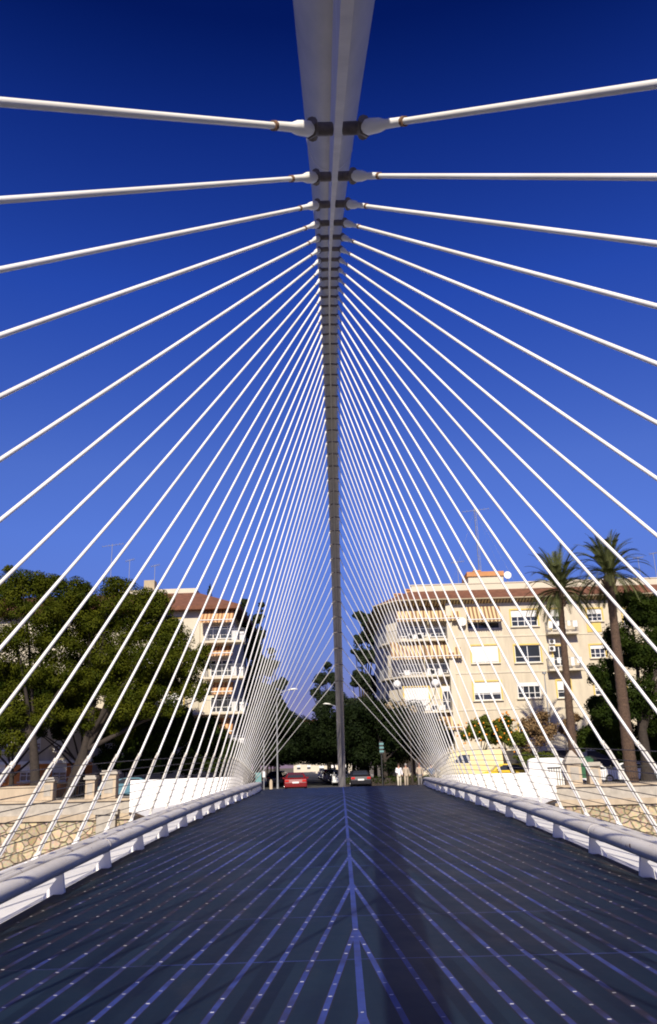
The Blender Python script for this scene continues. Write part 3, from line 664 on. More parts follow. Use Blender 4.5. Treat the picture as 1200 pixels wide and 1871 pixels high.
for i, (px, Y, items, m_, lab) in enumerate((
    (975, 66, [(965,1330,24),(985,1310,22),(995,1345,28),(960,1365,20),(1010,1330,16)], 'twig', 'bare brownish twiggy shrub behind the white block on the right'),
    (1040, 68, [(1035,1330,20),(1055,1350,20),(1050,1310,16)], 'twig', 'dry brown shrub between the two palm trunks'),
    (962, 65, [(950,1350,20),(960,1385,22),(985,1385,18),(1005,1385,16)], 'leaf_citrus', 'yellow green bush right behind the white block'),
    (725, 92, [(712,1290,10),(735,1284,11),(755,1296,10)], 'plume', 'pale feathery plumes in front of the bay of awnings'),
    )):
    b = at(px, 1430, Y); b = (b.x, Y, .1) if i < 3 else (b.x, 71.8, .1)
    if i == 3: Y = 71.8
    tree(b, 1.2 if i < 3 else 4.5, .07, expand(px_lobes(items, Y, b), 6, 90+i), 7000 if i < 3 else 1600, .08, 90+i, m_, lab, cat='shrub', name='shrub', limbs=9, inner=.6)
# hedge behind the walking people
g = empty('hedge', (at(700, 1430, 73).x, 73, .1), 'low dark hedge behind the walking people', 'hedge')
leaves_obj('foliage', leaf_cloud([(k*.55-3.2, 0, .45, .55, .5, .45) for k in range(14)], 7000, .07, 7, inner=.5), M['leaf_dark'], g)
gb = MB(); gb.box((0.4, 0, .35), (7.2, .6, .6)); gb.build('twigs', M['bark'], g)
# palms
def palm(px_b, px_t, Y, py_t, tr, nf, fl, lab, seed):
    b = at(px_b, 1430, Y); t_ = at(px_t, py_t, Y); r = random.Random(seed)
    e = empty('palm_tree', (b.x, Y, .1), lab, 'palm', 'palms on the right bank')
    H = t_.z-.1; dx = t_.x-b.x
    pts = []; rs = []
    for k in range(61):
        f_ = k/60; pts.append((dx*(f_**1.15), 0, H*f_)); rs.append(tr*(1.25-.45*min(1, f_*1.3))*(1+.07*(k % 2))*(1+.35*max(0, f_-.9)/.1))
    g = MB(); g.tube(pts, rs, 12); g.build('trunk', M['palm_bark'], e)
    top = Vector((dx, 0, H))
    g = MB()
    for k in range(26):      # old leaf bases
        q = r.uniform(0, 2*PI); z = -r.uniform(.0, 1.3); d = Vector((math.cos(q), math.sin(q), 0))
        g.tube([top+d*tr*.8+Vector((0, 0, z)), top+d*tr*1.6+Vector((0, 0, z+.35))], [.09, .03], 4)
    g.build('leaf_bases', M['palm_bark'], e)
    vs = []
    for k in range(nf):
        q = 2*PI*k*.618034; el = r.uniform(-.25, 1.45) if k > 8 else r.uniform(1.0, 1.5)
        L = fl*r.uniform(.85, 1.1); d = Vector((math.cos(q), math.sin(q), 0)); p = top.copy(); dirv = (d*math.cos(el)+Vector((0, 0, math.sin(el)))).normalized()
        rach = [p.copy()]; N = 16
        for i in range(N):
            dirv = (dirv+Vector((0, 0, -.085-.03*(1-math.sin(max(el, 0)))))*(.4+1.5*i/N)).normalized(); p = p+dirv*(L/N); rach.append(p.copy())
        gg = MB() 
        for i in range(2, N):
            t__ = (rach[i+1]-rach[i]).normalized(); sd_ = t__.cross(Vector((0, 0, 1)))
            if sd_.length < .05: sd_ = Vector((-d.y, d.x, 0))
            sd_.normalize(); nn = sd_.cross(t__)
            for sgn in (-1, 1):
                for h in (0, .33, .66):
                    ll = .55*math.sin(PI*(.12+.85*i/N))*(fl/3.4)
                    o_ = rach[i].lerp(rach[i+1], h); tip = o_+(t__*.75+sd_*sgn*.62+nn*.25).normalized()*ll+Vector((0, 0, -.10*ll))
                    wv = t__*.026*(fl/3.4)+nn*.012
                    vs += [o_-wv, o_+wv, tip+wv*.3, tip-wv*.3]
        for i in range(N):
            sdv = Vector((-d.y, d.x, 0))*.03*(1-i/N)
            vs += [rach[i]-sdv, rach[i]+sdv, rach[i+1]+sdv*.8, rach[i+1]-sdv*.8]
    leaves_obj('fronds', np.array([tuple(v) for v in vs]), M['leaf_palm'], e)
palm(1155, 1112, 60.0, 1052, .36, 96, 3.5, 'tall palm with a thick rough trunk and upright crown, right one of the two', 1)
palm(1052, 1022, 63.0, 1080, .28, 90, 3.7, 'shorter palm with drooping fronds, left one of the two', 2)
# ------------------------------------------------------------------ buildings
def block(e, name, poly, z0, z1, m): g = MB(); g.prism(poly, z0, z1); return g.build(name, m, e)
class Facade:
    """a facade plane through local point (0,0) running along +x, facing -y; sizes taken from the photo"""
    def __init__(s, e, Y): s.e = e; s.Y = Y; s.o = e.location
    def q(s, px, py, dy=0): p = at(px, py, s.Y+dy); return p.x-s.o.x, p.z-s.o.z
    def window(s, x0, y0, x1, y1, blind=0.0, trim=True, mull=2, yoff=0.0, sill=True, label=None, dark=False):
        (ax, az), (bx, bz) = s.q(x0, y1, yoff), s.q(x1, y0, yoff); w_ = bx-ax; h = bz-az; cx, cz = (ax+bx)/2, (az+bz)/2
        f = yoff
        g = MB(); g.box((cx, f+.14, cz), (w_, .04, h)); wn = g.build('window', M['glass'], s.e, label)
        g = MB(); t = .07
        g.box((cx, f+.09, az+t/2), (w_, .08, t)); g.box((cx, f+.09, bz-t/2), (w_, .08, t))
        for x in (ax+t/2, bx-t/2): g.box((x, f+.088, cz), (t, .08, h-2*t))
        for k in range(1, mull): g.box((ax+w_*k/mull, f+.086, cz), (t*.9, .076, h-2*t))
        g.box((cx, f+.084, az+h*.33), (w_-2*t, .07, t*.7))
        g.build('window_frame', M['frame'], wn)
        if blind > 0:
            g = MB(); hb = h*blind; nsl = max(2, int(hb/.09))
            for k in range(nsl):
                z = bz-(k+.5)*hb/nsl; g.box((cx, f+.03, z), (w_-.02, .03, hb/nsl*.96), rx=.10)
            g.build('roller_blind', M['white'], wn)
        if trim:
            g = MB(); t = .13
            g.box((cx, f-.02, bz+t/2), (w_+2*t, .10, t)); 
            for x in (ax-t/2, bx+t/2): g.box((x, f-.018, cz), (t, .096, h))
            g.build('window_trim', M['trim'], wn)
        if sill:
            g = MB(); g.box((cx, f-.06, az-.06), (w_+.3, .22, .10)); g.build('window_sill', M['slab'], wn)
        return wn
    def awning(s, x0, y0, x1, y1, dep=1.1, m='awning', yoff=0.0):
        (ax, az), (bx, bz) = s.q(x0, y1, yoff), s.q(x1, y0, yoff)
        g = MB(); val = .28; f = yoff
        z1 = az+val
        # sagging cloth with thickness
        N = 6; top = []; 
        for i in range(N+1):
            t = i/N; y = f-.02-dep*t; z = bz+(z1-bz)*t-.06*math.sin(PI*t); top.append((y, z))
        rings = [[(ax, y, z), (bx, y, z), (bx, y, z-.02), (ax, y, z-.02)] for y, z in top]
        g.loft(rings)
        ns = max(3, int((bx-ax)/.22)); vs = []; 
        for k in range(ns):
            xa = ax+(bx-ax)*k/ns; xb = ax+(bx-ax)*(k+1)/ns; xm = (xa+xb)/2; y = f-.02-dep
            g.add([(xa, y, z1-.02), (xb, y, z1-.02), (xb, y, az+.10), (xm, y-.005, az), (xa, y, az+.10)], [(0, 1, 2, 3, 4)])
        a = g.build('awning', M[m], s.e)
        g = MB(); g.tube([(ax-.05, f-.03-dep, z1), (bx+.05, f-.03-dep, z1)], .045, 8)
        for x in (ax, bx): g.tube([(x, f-.0, z1+.1), (x, f-.03-dep, z1)], .02, 6)
        g.build('awning_bar', M['frame'], a)
    def balcony(s, x0, x1, py, dep=1.3, h=1.0, yoff=0.0, pyl=None, solid=False, m='slab', step=.13):
        ax, az = s.q(x0, py, yoff-dep); bx, _ = s.q(x1, py, yoff-dep); f = yoff
        g = MB(); g.box2((ax, f-dep, az-.18), (bx, f-.002, az)); bl = g.build('balcony', M[m], s.e)
        g = MB(); n = max(3, int((bx-ax)/step))
        for k in range(n+1): x = ax+.04+(bx-ax-.08)*k/n; g.tube([(x, f-dep+.06, az), (x, f-dep+.06, az+h)], .011, 4, cap=False)
        for x in (ax+.04, bx-.04):
            for k in range(1, 7): y = f-dep+.06+(dep-.06)*k/7; g.tube([(x, y, az), (x, y, az+h)], .011, 4, cap=False)
        g.tube([(ax+.04, f-.0, az+h), (ax+.04, f-dep+.06, az+h), (bx-.04, f-dep+.06, az+h), (bx-.04, f, az+h)], .028, 6)
        g.build('balcony_railing', M['grey_metal'], bl)
        return bl, ax, bx, az
# --- right block
YR = 78.0
c0 = at(845, 1420, YR)
eR = empty('apartment_block', (c0.x, YR, 0), 'cream four storey apartment block with brown tiled eaves and striped awnings, right of the bridge', 'building')
fc = Facade(eR, YR)
zE = at(845, 1101, YR).z; zT = at(845, 1080, YR+1.5).z; zP = at(845, 1069, YR+2).z
XR = at(1330, 1300, YR).x-c0.x; XL = at(712, 1300, YR).x-c0.x
g = MB(); g.box2((0.0, 0.16, 0), (XR, 16, zE)); g.build('wall', M['cream'], eR)
# facade skin with real openings: strips between openings
def skin(fc, x0, x1, ops, zlo, zhi, m, name='facade', y0=0.0):
    """wall skin 0.16 m thick with rectangular openings (px boxes)"""
    rs = []
    for (a, b, c, d) in ops:
        (ax, az), (bx, bz) = fc.q(a, d), fc.q(c, b); rs.append((ax, az, bx, bz))
    xs = sorted(set([x0, x1]+[v for r_ in rs for v in (r_[0], r_[2]) if x0 < v < x1]))
    g = MB()
    for i in range(len(xs)-1):
        a, b = xs[i], xs[i+1]
        if b-a < 1e-4: continue
        cuts = sorted([(r_[1], r_[3]) for r_ in rs if r_[0] < (a+b)/2 < r_[2]])
        z = zlo
        for (u, v) in cuts:
            if u > z: g.box2((a, y0, z), (b, y0+.158, u))
            z = max(z, v)
        if z < zhi: g.box2((a, y0, z), (b, y0+.158, zhi))
    return g.build(name, M[m], fc.e)
wins = [(854,1112,910,1150,.0,3),(863,1179,909,1212,.93,2),(867,1245,914,1280,.62,3),(935,1114,980,1145,.42,4),(942,1178,986,1211,.0,2),(947,1246,986,1276,.25,4),
        (1008,1113,1022,1151,.35,2),(1013,1180,1031,1217,.0,2),(1020,1243,1041,1275,.55,2),(1074,1112,1098,1135,.42,3),(1080,1178,1104,1202,.3,3),
        (1140,1112,1166,1142,.4,3),(1146,1178,1172,1208,.9,3),(1150,1246,1180,1276,.5,3),(1088,1244,1112,1270,.6,2),(870,1320,915,1350,.8,3),(950,1322,990,1350,.3,3)]
skin(fc, 0.0, XR, [w_[:4] for w_ in wins], 0, zE, 'cream')
for i, w_ in enumerate(wins): fc.window(*w_[:4], blind=w_[4], mull=w_[5], trim=(i not in (0, 5)), sill=i not in (0, 6, 7))
for py in (1163, 1229, 1296):
    x_, z_ = fc.q(900, py); g = MB(); g.box2((.02, -.05, z_-.06), (XR, -.002, z_+.06)); g.build('string_course', M['slab'], eR)
fc.awning(853, 1107, 912, 1141, dep=1.0)
for (a, b, py) in ((1001, 1058, 1155), (1004, 1066, 1222)): 
    bl, ax, bx, az = fc.balcony(a, b, py, dep=1.0, h=1.0)
    r = random.Random(int(a+py)); g = MB()
    for k in range(5):
        x = ax+.3+k*(bx-ax-.6)/4; hgt = r.uniform(.35, .8); g.box((x, -1.06, az+1.0-hgt/2), (r.uniform(.25, .5), .03, hgt))
    g.build('laundry', M['white'], bl)
for py in (1173, 1186):
    x_, z_ = fc.q(1007, py); g = MB(); g.box((x_, -.2, z_), (.55, .36, .48)); a_ = g.build('air_conditioner', M['white'], eR)
    g = MB(); g.tube([(x_-.05, -.385, z_), (x_-.05, -.40, z_)], .19, 14); g.build('fan_grille', M['iron'], a_)
x_, z_ = fc.q(1085, 1146); g = MB(); g.box((x_, -.03, z_), (1.35, .06, .9)); g.build('wall_panel', M['trim'], eR)
# bay with long balconies, turning the corner
XB0 = at(716, 1300, YR).x-c0.x; XB1 = -.02
g = MB(); g.prism([(XB1, .9), (XB0+1.3, .9), (XB0, 2.6), (XB0-.6, 16), (XB1, 16)], 0, zE); g.build('wall', M['cream_pale'], eR)
g = MB(); g.box2((-.5, -.35, 0), (-.0, .9, zE)); g.build('corner_pier', M['cream_pale'], eR)
def bay_slab(py, solidrail=False):
    _, z = fc.q(780, py, -.6); P_ = [(-.52, -.35), (XB0+1.2, -.35), (XB0-.5, 1.9), (XB0-.9, 4.2), (XB0, 4.2), (XB0+.2, 2.6), (XB0+1.35, .88), (-.52, .88)]
    g = MB(); g.prism(P_, z-.16, z); sl = g.build('balcony', M['slab'], eR)
    path = [Vector((-.55, -.30, z)), Vector((XB0+1.2, -.30, z)), Vector((XB0-.45, 1.92, z)), Vector((XB0-.8, 4.1, z))]
    g = MB()
    for a, b in zip(path, path[1:]):
        n = int((b-a).length/.14)
        for k in range(n): p = a.lerp(b, k/n); g.tube([p, p+Vector((0, 0, 1.0))], .012, 4, cap=False)
    g.tube([p+Vector((0, 0, 1.0)) for p in path], .03, 6); g.build('balcony_railing', M['grey_metal'], sl)
    r = random.Random(int(py))
    for k in range(5):
        g = MB(); p = path[0].lerp(path[1], r.uniform(.1, .95)); g.box(p+Vector((0, .35, .3)), (r.uniform(.3, .6), .3, r.uniform(.3, .7)))
        g.build('balcony_box', M['white'], sl)
    return z
for py in (1167, 1233, 1299): bay_slab(py)
def bay_awning(xa, ya, xb, yb): fc.awning(xa, ya, xb, yb, dep=.9, yoff=.35)
bay_awning(724, 1108, 779, 1140); bay_awning(782, 1108, 838, 1139)
bay_awning(714, 1172, 772, 1209); bay_awning(776, 1172, 839, 1207)
bay_awning(800, 1302, 840, 1336)
for (x0, y0, x1, y1, bl, ml, dk) in ((733,1143,778,1164,0,3,1),(786,1143,834,1164,0,3,1),(727,1212,770,1231,0,3,1),(780,1211,835,1231,0,3,1),(740,1255,782,1296,.85,3,0),(809,1252,827,1296,.25,2,0),(805,1338,838,1362,0,2,1),(742,1335,780,1362,.4,3,0)):
    fc.window(x0, y0, x1, y1, blind=bl, mull=ml, trim=not dk, sill=False, yoff=.72)
# roof: tiled slope, gutter, striped eave, flat parapet
g = MB()
ov = .75
front = [(XR, -ov, zE+.22), (.1, -ov, zE+.22), (-.6, -ov-.2, zE+.22), (XB0+1.0, -ov-.2, zE+.22), (XB0-1.2, 1.7, zE+.22), (XB0-1.6, 16, zE+.22)]
back = [(XR, 1.6, zT+.1), (.1, 1.6, zT+.1), (-.6, 1.6, zT+.1), (XB0+2.4, 1.6, zT+.1), (XB0+1.4, 3.2, zT+.1), (XB0+1.2, 16, zT+.1)]
n = len(front); vs = front+back+[(p[0], p[1], p[2]-.12) for p in front]+[(p[0], p[1], zE+.03) for p in back]
g.add(vs, [(i, i+1, n+i+1, n+i) for i in range(n-1)]+[(i, 2*n+i, 2*n+i+1, i+1) for i in range(n-1)])
rf = g.build('roof', M['roof'], eR)
g = MB(); g.add([(p[0], p[1]+.02, p[2]-.125) for p in front]+[(p[0]+(0 if i < 4 else .9), p[1]+.9, p[2]-.42) for i, p in enumerate(front)], [(i, n+i, n+i+1, i+1) for i in range(n-1)])
g.add([(p[0]+(0 if i < 4 else .9), p[1]+.9, p[2]-.42) for i, p in enumerate(front)]+[(p[0], p[1]+2, p[2]-.40) for i, p in enumerate(front)], [(i, n+i, n+i+1, i+1) for i in range(n-1)])
g.build('eave', M['eave'], rf)
g = MB(); g.tube([Vector(p)+Vector((0, -.05, -.03)) for p in front[:5]], .075, 8); g.build('gutter', M['roof_trim'], rf)
g = MB(); g.box2((XB0+2.6, 1.62, zT-.2), (XR, 1.9, zP)); g.box2((XB0+2.5, 1.56, zP), (XR, 1.96, zP+.09)); g.build('roof_parapet', M['cream_pale'], rf)
g = MB(); g.box2((XB0+2.6, 1.9, zT-.1), (XR, 16, zT)); g.build('roof_terrace', M['slab'], rf)
pa, pb = at(856, 1068, YR+4), at(919, 1052, YR+4)
g = MB(); g.box2((pa.x-c0.x, 4, zT), (pb.x-c0.x, 7.5, pb.z)); g.build('stair_house', M['cream_pale'], rf)
g = MB(); g.box2((pa.x-c0.x-.15, 3.85, pb.z), (pb.x-c0.x+.15, 7.65, pb.z+.14)); g.box2((pa.x-c0.x-.1, 3.95, pb.z+.14), (pb.x-c0.x+.1, 7.5, pb.z+.5)); g.build('stair_house_roof', M['brick'], rf)
for (px, py, w_) in ((727,1088,.7),(870,1046,.6),(1063,1066,.8),(1180,1062,.9),(745,1080,.4)):
    p = at(px, py, YR+5); g = MB(); g.box2((p.x-c0.x-w_/2, 4.6, zT-1.0), (p.x-c0.x+w_/2, 5.3, p.z)); g.box2((p.x-c0.x-w_/2-.1, 4.5, p.z), (p.x-c0.x+w_/2+.1, 5.4, p.z+.12)); g.build('chimney', M['brick'], rf)
# ground floor shopfronts
for (a, b) in ((845, 905), (915, 980), (990, 1060), (1070, 1150)):
    ax, z1 = fc.q(a, 1372); bx, _ = fc.q(b, 1372); g = MB(); g.box2((ax+.1, -.04, .1), (bx-.1, -.004, z1)); g.build('shopfront', M['dark_room'], eR)
    g = MB(); g.box2((ax, -.10, z1), (bx, -.0045, z1+.5)); g.build('shop_fascia', M['slab'], eR)
# --- rooftop aerials
def mast(px, py, Y, zbase, h, lab, kind=0):
    p = at(px, py, Y); e = empty('antenna', (p.x, Y, zbase), lab, 'antenna', 'television aerials on the roofs'); H = p.z-zbase
    g = MB()
    if kind == 1:
        for k in range(3):
            a = 2*PI*k/3; g.tube([(.16*math.cos(a), .16*math.sin(a), 0), (.12*math.cos(a), .12*math.sin(a), H)], .022, 5)
        n = int(H/.35)
        for k in range(n):
            a = 2*PI*(k % 3)/3; b = 2*PI*((k+1) % 3)/3; g.tube([(.15*math.cos(a), .15*math.sin(a), k*.35), (.15*math.cos(b), .15*math.sin(b), k*.35+.35)], .014, 4)
        for k in range(3): g.tube([(0, 0, H), ((-1)**k*3.5, 2.0*(k-1), 0)], .006, 4)
    else: g.tube([(0, 0, 0), (0, 0, H)], .028, 6)
    g.build('pole', M['grey_metal'], e)
    g = MB(); L = h
    g.tube([(-L*.5, 0, H*.97), (L*.6, 0, H*1.0)], .02, 5)
    for k in range(7): x = -L*.5+L*1.05*k/6; z = H*(.97+.03*k/6); g.tube([(x, -.3, z), (x, .3, z)], .010, 4); g.tube([(x, 0, z-.14), (x, 0, z+.14)], .010, 4)
    g.build('aerial', M['grey_metal'], e)
mast(867, 930, YR+5, zT, 2.6, 'tall lattice aerial mast above the stair house of the cream block', 1)
mast(835, 1026, YR+6, zT, 1.2, 'short aerial left of the lattice mast on the cream block')
mast(1165, 1018, YR+6, zT, 1.0, 'thin aerial on the roof right of the thick palm crown')
mast(1193, 1010, YR+6, zT, .8, 'thinnest aerial at the right edge of the cream block roof')
p = at(927, 1051, YR+3.9); e = empty('satellite_dish', (p.x, YR+3.9, zT), 'white satellite dish beside the stair house on the cream block roof', 'satellite dish', 'white satellite dishes')
def dish(e, H, R_):
    g = MB(); rings = []
    for k in range(6):
        t = k/5; rings.append([(R_*t*math.cos(2*PI*a/16)+.0, -.10-.22*R_*(1-t*t)*-1-.22*R_*0, H+R_*t*math.sin(2*PI*a/16)) for a in range(16)])
    rings[0] = [(R_*.03*math.cos(2*PI*a/16), rings[0][0][1], H+R_*.03*math.sin(2*PI*a/16)) for a in range(16)]
    g.loft(rings, smooth=True); g.loft([[(x, y+.03, z) for x, y, z in r_] for r_ in rings], smooth=True); g.build('reflector', M['white'], e)
    g = MB(); g.tube([(0, .12, 0), (0, .12, H)], .03, 6); g.tube([(0, -.05, H-R_), (0, -.5, H)], .015, 5); g.build('pole', M['grey_metal'], e)
dish(e, p.z-zT, .38)
p = at(844, 1136, YR-.5); e = empty('satellite_dish', (p.x, YR-.48, p.z-.5), 'white satellite dish on the corner between two striped awnings', 'satellite dish', 'white satellite dishes'); dish(e, .5, .40)
# --- side-street continuation of the right block (further blocks along the avenue)
def far_block(px0, px1, pyt, Y, m, lab, floors, dep=14, rz=0.0, roofm='roof'):
    a, b = at(px0, pyt, Y), at(px1, pyt, Y); W = b.x-a.x; H = a.z
    e = empty('apartment_block', (a.x, Y, 0), lab, 'building', rz=rz)
    g = MB(); g.box2((0, 0, 0), (W, dep, H)); g.build('wall', M[m], e)
    g = MB(); g.box2((-.4, -.4, H), (W+.4, dep+.4, H+.25)); g.box((W/2, dep/2, H+.75), (W*.9, dep*.9, 1.0), taper=.8); g.build('roof', M[roofm], e)
    fh = H/floors; n = max(2, int(W/3.2))
    for f_ in range(floors):
        for k in range(n):
            x = W*(k+.5)/n; z = f_*fh+fh*.5
            g = MB(); g.box((x, -.03, z), (1.3, .05, 1.4)); wn = g.build('window', M['glass'], e)
            g = MB(); g.box((x, -.07, z-.72), (1.6, .14, .08)); g.box((x, -.065, z+.35), (1.32, .04, .7)); g.build('window_frame', M['frame'], wn)
        if f_ and f_ % 1 == 0:
            g = MB(); g.box2((W*.25, -1.0, f_*fh-.1), (W*.75, -.0, f_*fh+.06)); g.tube([(W*.25, -.95, f_*fh+1), (W*.75, -.95, f_*fh+1)], .03, 5)
            for k in range(14): x = W*.25+W*.5*k/13; g.tube([(x, -.95, f_*fh), (x, -.95, f_*fh+1)], .012, 4)
            g.build('balcony', M['slab'], e)
    return e
far_block(535, 590, 1322, 330, 'cream_pale', 'distant pale block with a red roof closing the view down the avenue', 5)
far_block(575, 640, 1335, 240, 'cream_pale', 'pale block half hidden by trees at the end of the avenue right side', 4)
# balconies seen edge-on along the avenue, right side
pR = at(700, 1300, 96); eS = empty('apartment_block', (pR.x, 94, 0), 'narrow apartment facade with stacked balconies turning down the avenue, right side', 'building', rz=-.12)
g = MB(); g.box2((0.9, .0, 0), (9, 34, 13.2)); g.build('wall', M['cream_pale'], eS)
g = MB(); g.box2((.3, -.5, 13.2), (9.3, 34.5, 13.9)); g.build('roof', M['roof'], eS)
for f_ in range(1, 5):
    for k in range(4):
        y = .5+k*6.5; z = f_*2.9+.3
        g = MB(); g.box2((-.3, y, z-.14), (.9, y+4.2, z)); bl = g.build('balcony', M['slab'], eS)
        g = MB(); g.box2((-.3, y, z+.02), (-.26, y+4.2, z+.95)); g.box2((-.26, y, z+.02), (.9, y+.04, z+.95)); g.build('balcony_screen', M['white'] if (k+f_) % 2 else M['awning'], bl)
        g = MB(); g.add([(.9, y, z+2.6), (.9, y+4.2, z+2.6), (-.5, y+4.2, z+1.7), (-.5, y, z+1.7), (.9, y, z+2.56), (.9, y+4.2, z+2.56), (-.5, y+4.2, z+1.66), (-.5, y, z+1.66)], [(0, 1, 2, 3), (7, 6, 5, 4), (3, 2, 6, 7), (0, 3, 7, 4), (1, 5, 6, 2)]); g.build('awning', M['awning'], eS)
# --- left block
YL = 75.0
cL = at(200, 1420, YL); eL = empty('apartment_block', (cL.x, YL, 0), 'cream apartment block with brown roof, red striped awnings and balconies, left of the bridge', 'building')
fl = Facade(eL, YL)
xe, zEl = fl.q(436, 1110); _, zTl = fl.q(360, 1086, 2)
g = MB(); g.box2((-12, .16, 0), (xe-.9, 15, zEl)); g.build('wall', M['cream_pale'], eL)
xw, _ = fl.q(364, 1200)
lw = [(250,1130,280,1165),(300,1130,330,1165),(250,1200,280,1235),(300,1200,330,1235),(250,1265,280,1300),(300,1265,335,1300)]
skin(fl, -12, xw, lw, 0, zEl, 'cream_pale')
for q_ in lw: fl.window(*q_, blind=.4, mull=2)
for (x0, y0, x1, y1) in ((376,1143,428,1168),(384,1205,426,1236),(384,1272,426,1302),(384,1346,426,1372)): fl.window(x0, y0, x1, y1, mull=4, trim=False, sill=False, yoff=.02)
fl.awning(369, 1114, 428, 1143, dep=1.2, m='awning_red', yoff=-.0)
fl.awning(374, 1179, 427, 1203, dep=1.2, m='awning_red')
fl.awning(390, 1246, 427, 1272, dep=1.2, m='awning_red')
fl.awning(352, 1311, 427, 1345, dep=1.2, m='awning_red')
for (x0, x1, py) in ((374, 446, 1171), (372, 445, 1237), (335, 446, 1303), (335, 446, 1370)):
    bl, ax, bx, az = fl.balcony(x0, x1, py, dep=1.6, h=1.05)
    g = MB(); g.box((bx-.9, -1.2, az+.5), (.5, .3, .9)); g.build('balcony_box', M['white'], bl)
    g = MB(); g.box((bx-.3, -.8, az+.45), (.35, .3, .8)); g.build('balcony_box', M['white'], bl)
g = MB()
fr_ = [(-13, -.9, zEl+.15), (xe+.2, -.9, zEl+.15), (xe+.4, 15.6, zEl+.15)]; bk = [(-13, 4.5, zTl+.7), (xe-4.6, 4.5, zTl+.7), (xe-4.6, 15.6, zTl+.7)]
vs = fr_+bk+[(p[0], p[1], p[2]-.35) for p in fr_]+[(p[0]-0, p[1]+1.0, p[2]-.35) for p in fr_]
g.add(vs, [(0, 1, 4, 3), (1, 2, 5, 4), (0, 6, 7, 1), (1, 7, 8, 2), (6, 9, 10, 7), (7, 10, 11, 8), (3, 4, 5)]); rfl = g.build('roof', M['roof'], eL)
xa, za = fl.q(312, 1076, 5); xb, _ = fl.q(358, 1076, 5); g = MB(); g.box2((xa-6, 5, zTl-.5), (xb, 9, za)); g.build('roof_parapet', M['cream_pale'], rfl)
xa, za = fl.q(274, 1060, 6); g = MB(); g.box2((xa-.6, 6, zTl-.5), (xa+.45, 7.2, za)); g.build('chimney', M['roof_trim'], rfl)
mast(205, 994, YL+7, zEl, 2.0, 'aerial with a crossbar rising above the left trees'); mast(283, 1032, YL+7, zEl, .8, 'thin aerial near the brick chimney on the left roof'); mast(237, 1022, YL+7, zEl, .8, 'thin aerial between the crossbar aerial and the brick chimney')
# --- low orange and white building behind the left trunks
pO = at(-90, 1420, 79); eO = empty('corner_house', (pO.x, 73.5, 0), 'orange ground floor house with white upper storey seen between the left tree trunks', 'building')
fo = Facade(eO, 73.5); xo, zo = fo.q(168, 1393); _, zo2 = fo.q(168, 1300)
ow = [(94,1395,122,1428),(35,1395,62,1428),(128,1398,140,1432),(-20,1395,10,1428)]; ow2 = [(97,1352,116,1374),(50,1345,75,1372),(0,1345,25,1372),(150,1345,165,1375)]
g = MB(); g.box2((0, .16, 0), (xo, 9, zo2)); g.build('core', M['cream_pale'], eO)
skin(fo, 0, xo, ow, 0, zo, 'orange', 'ground_floor_wall'); skin(fo, 0, xo, ow2, zo+.25, zo2, 'cream', 'upper_wall')
for q_ in ow+ow2: fo.window(*q_, blind=.5, mull=2, trim=False)
g = MB(); g.box2((-.2, -.35, zo), (xo+.2, .0, zo+.25)); g.build('cornice', M['white'], eO)
g = MB(); g.box2((-.3, -.5, zo2), (xo+.3, 9.2, zo2+.3)); g.build('roof', M['roof'], eO)
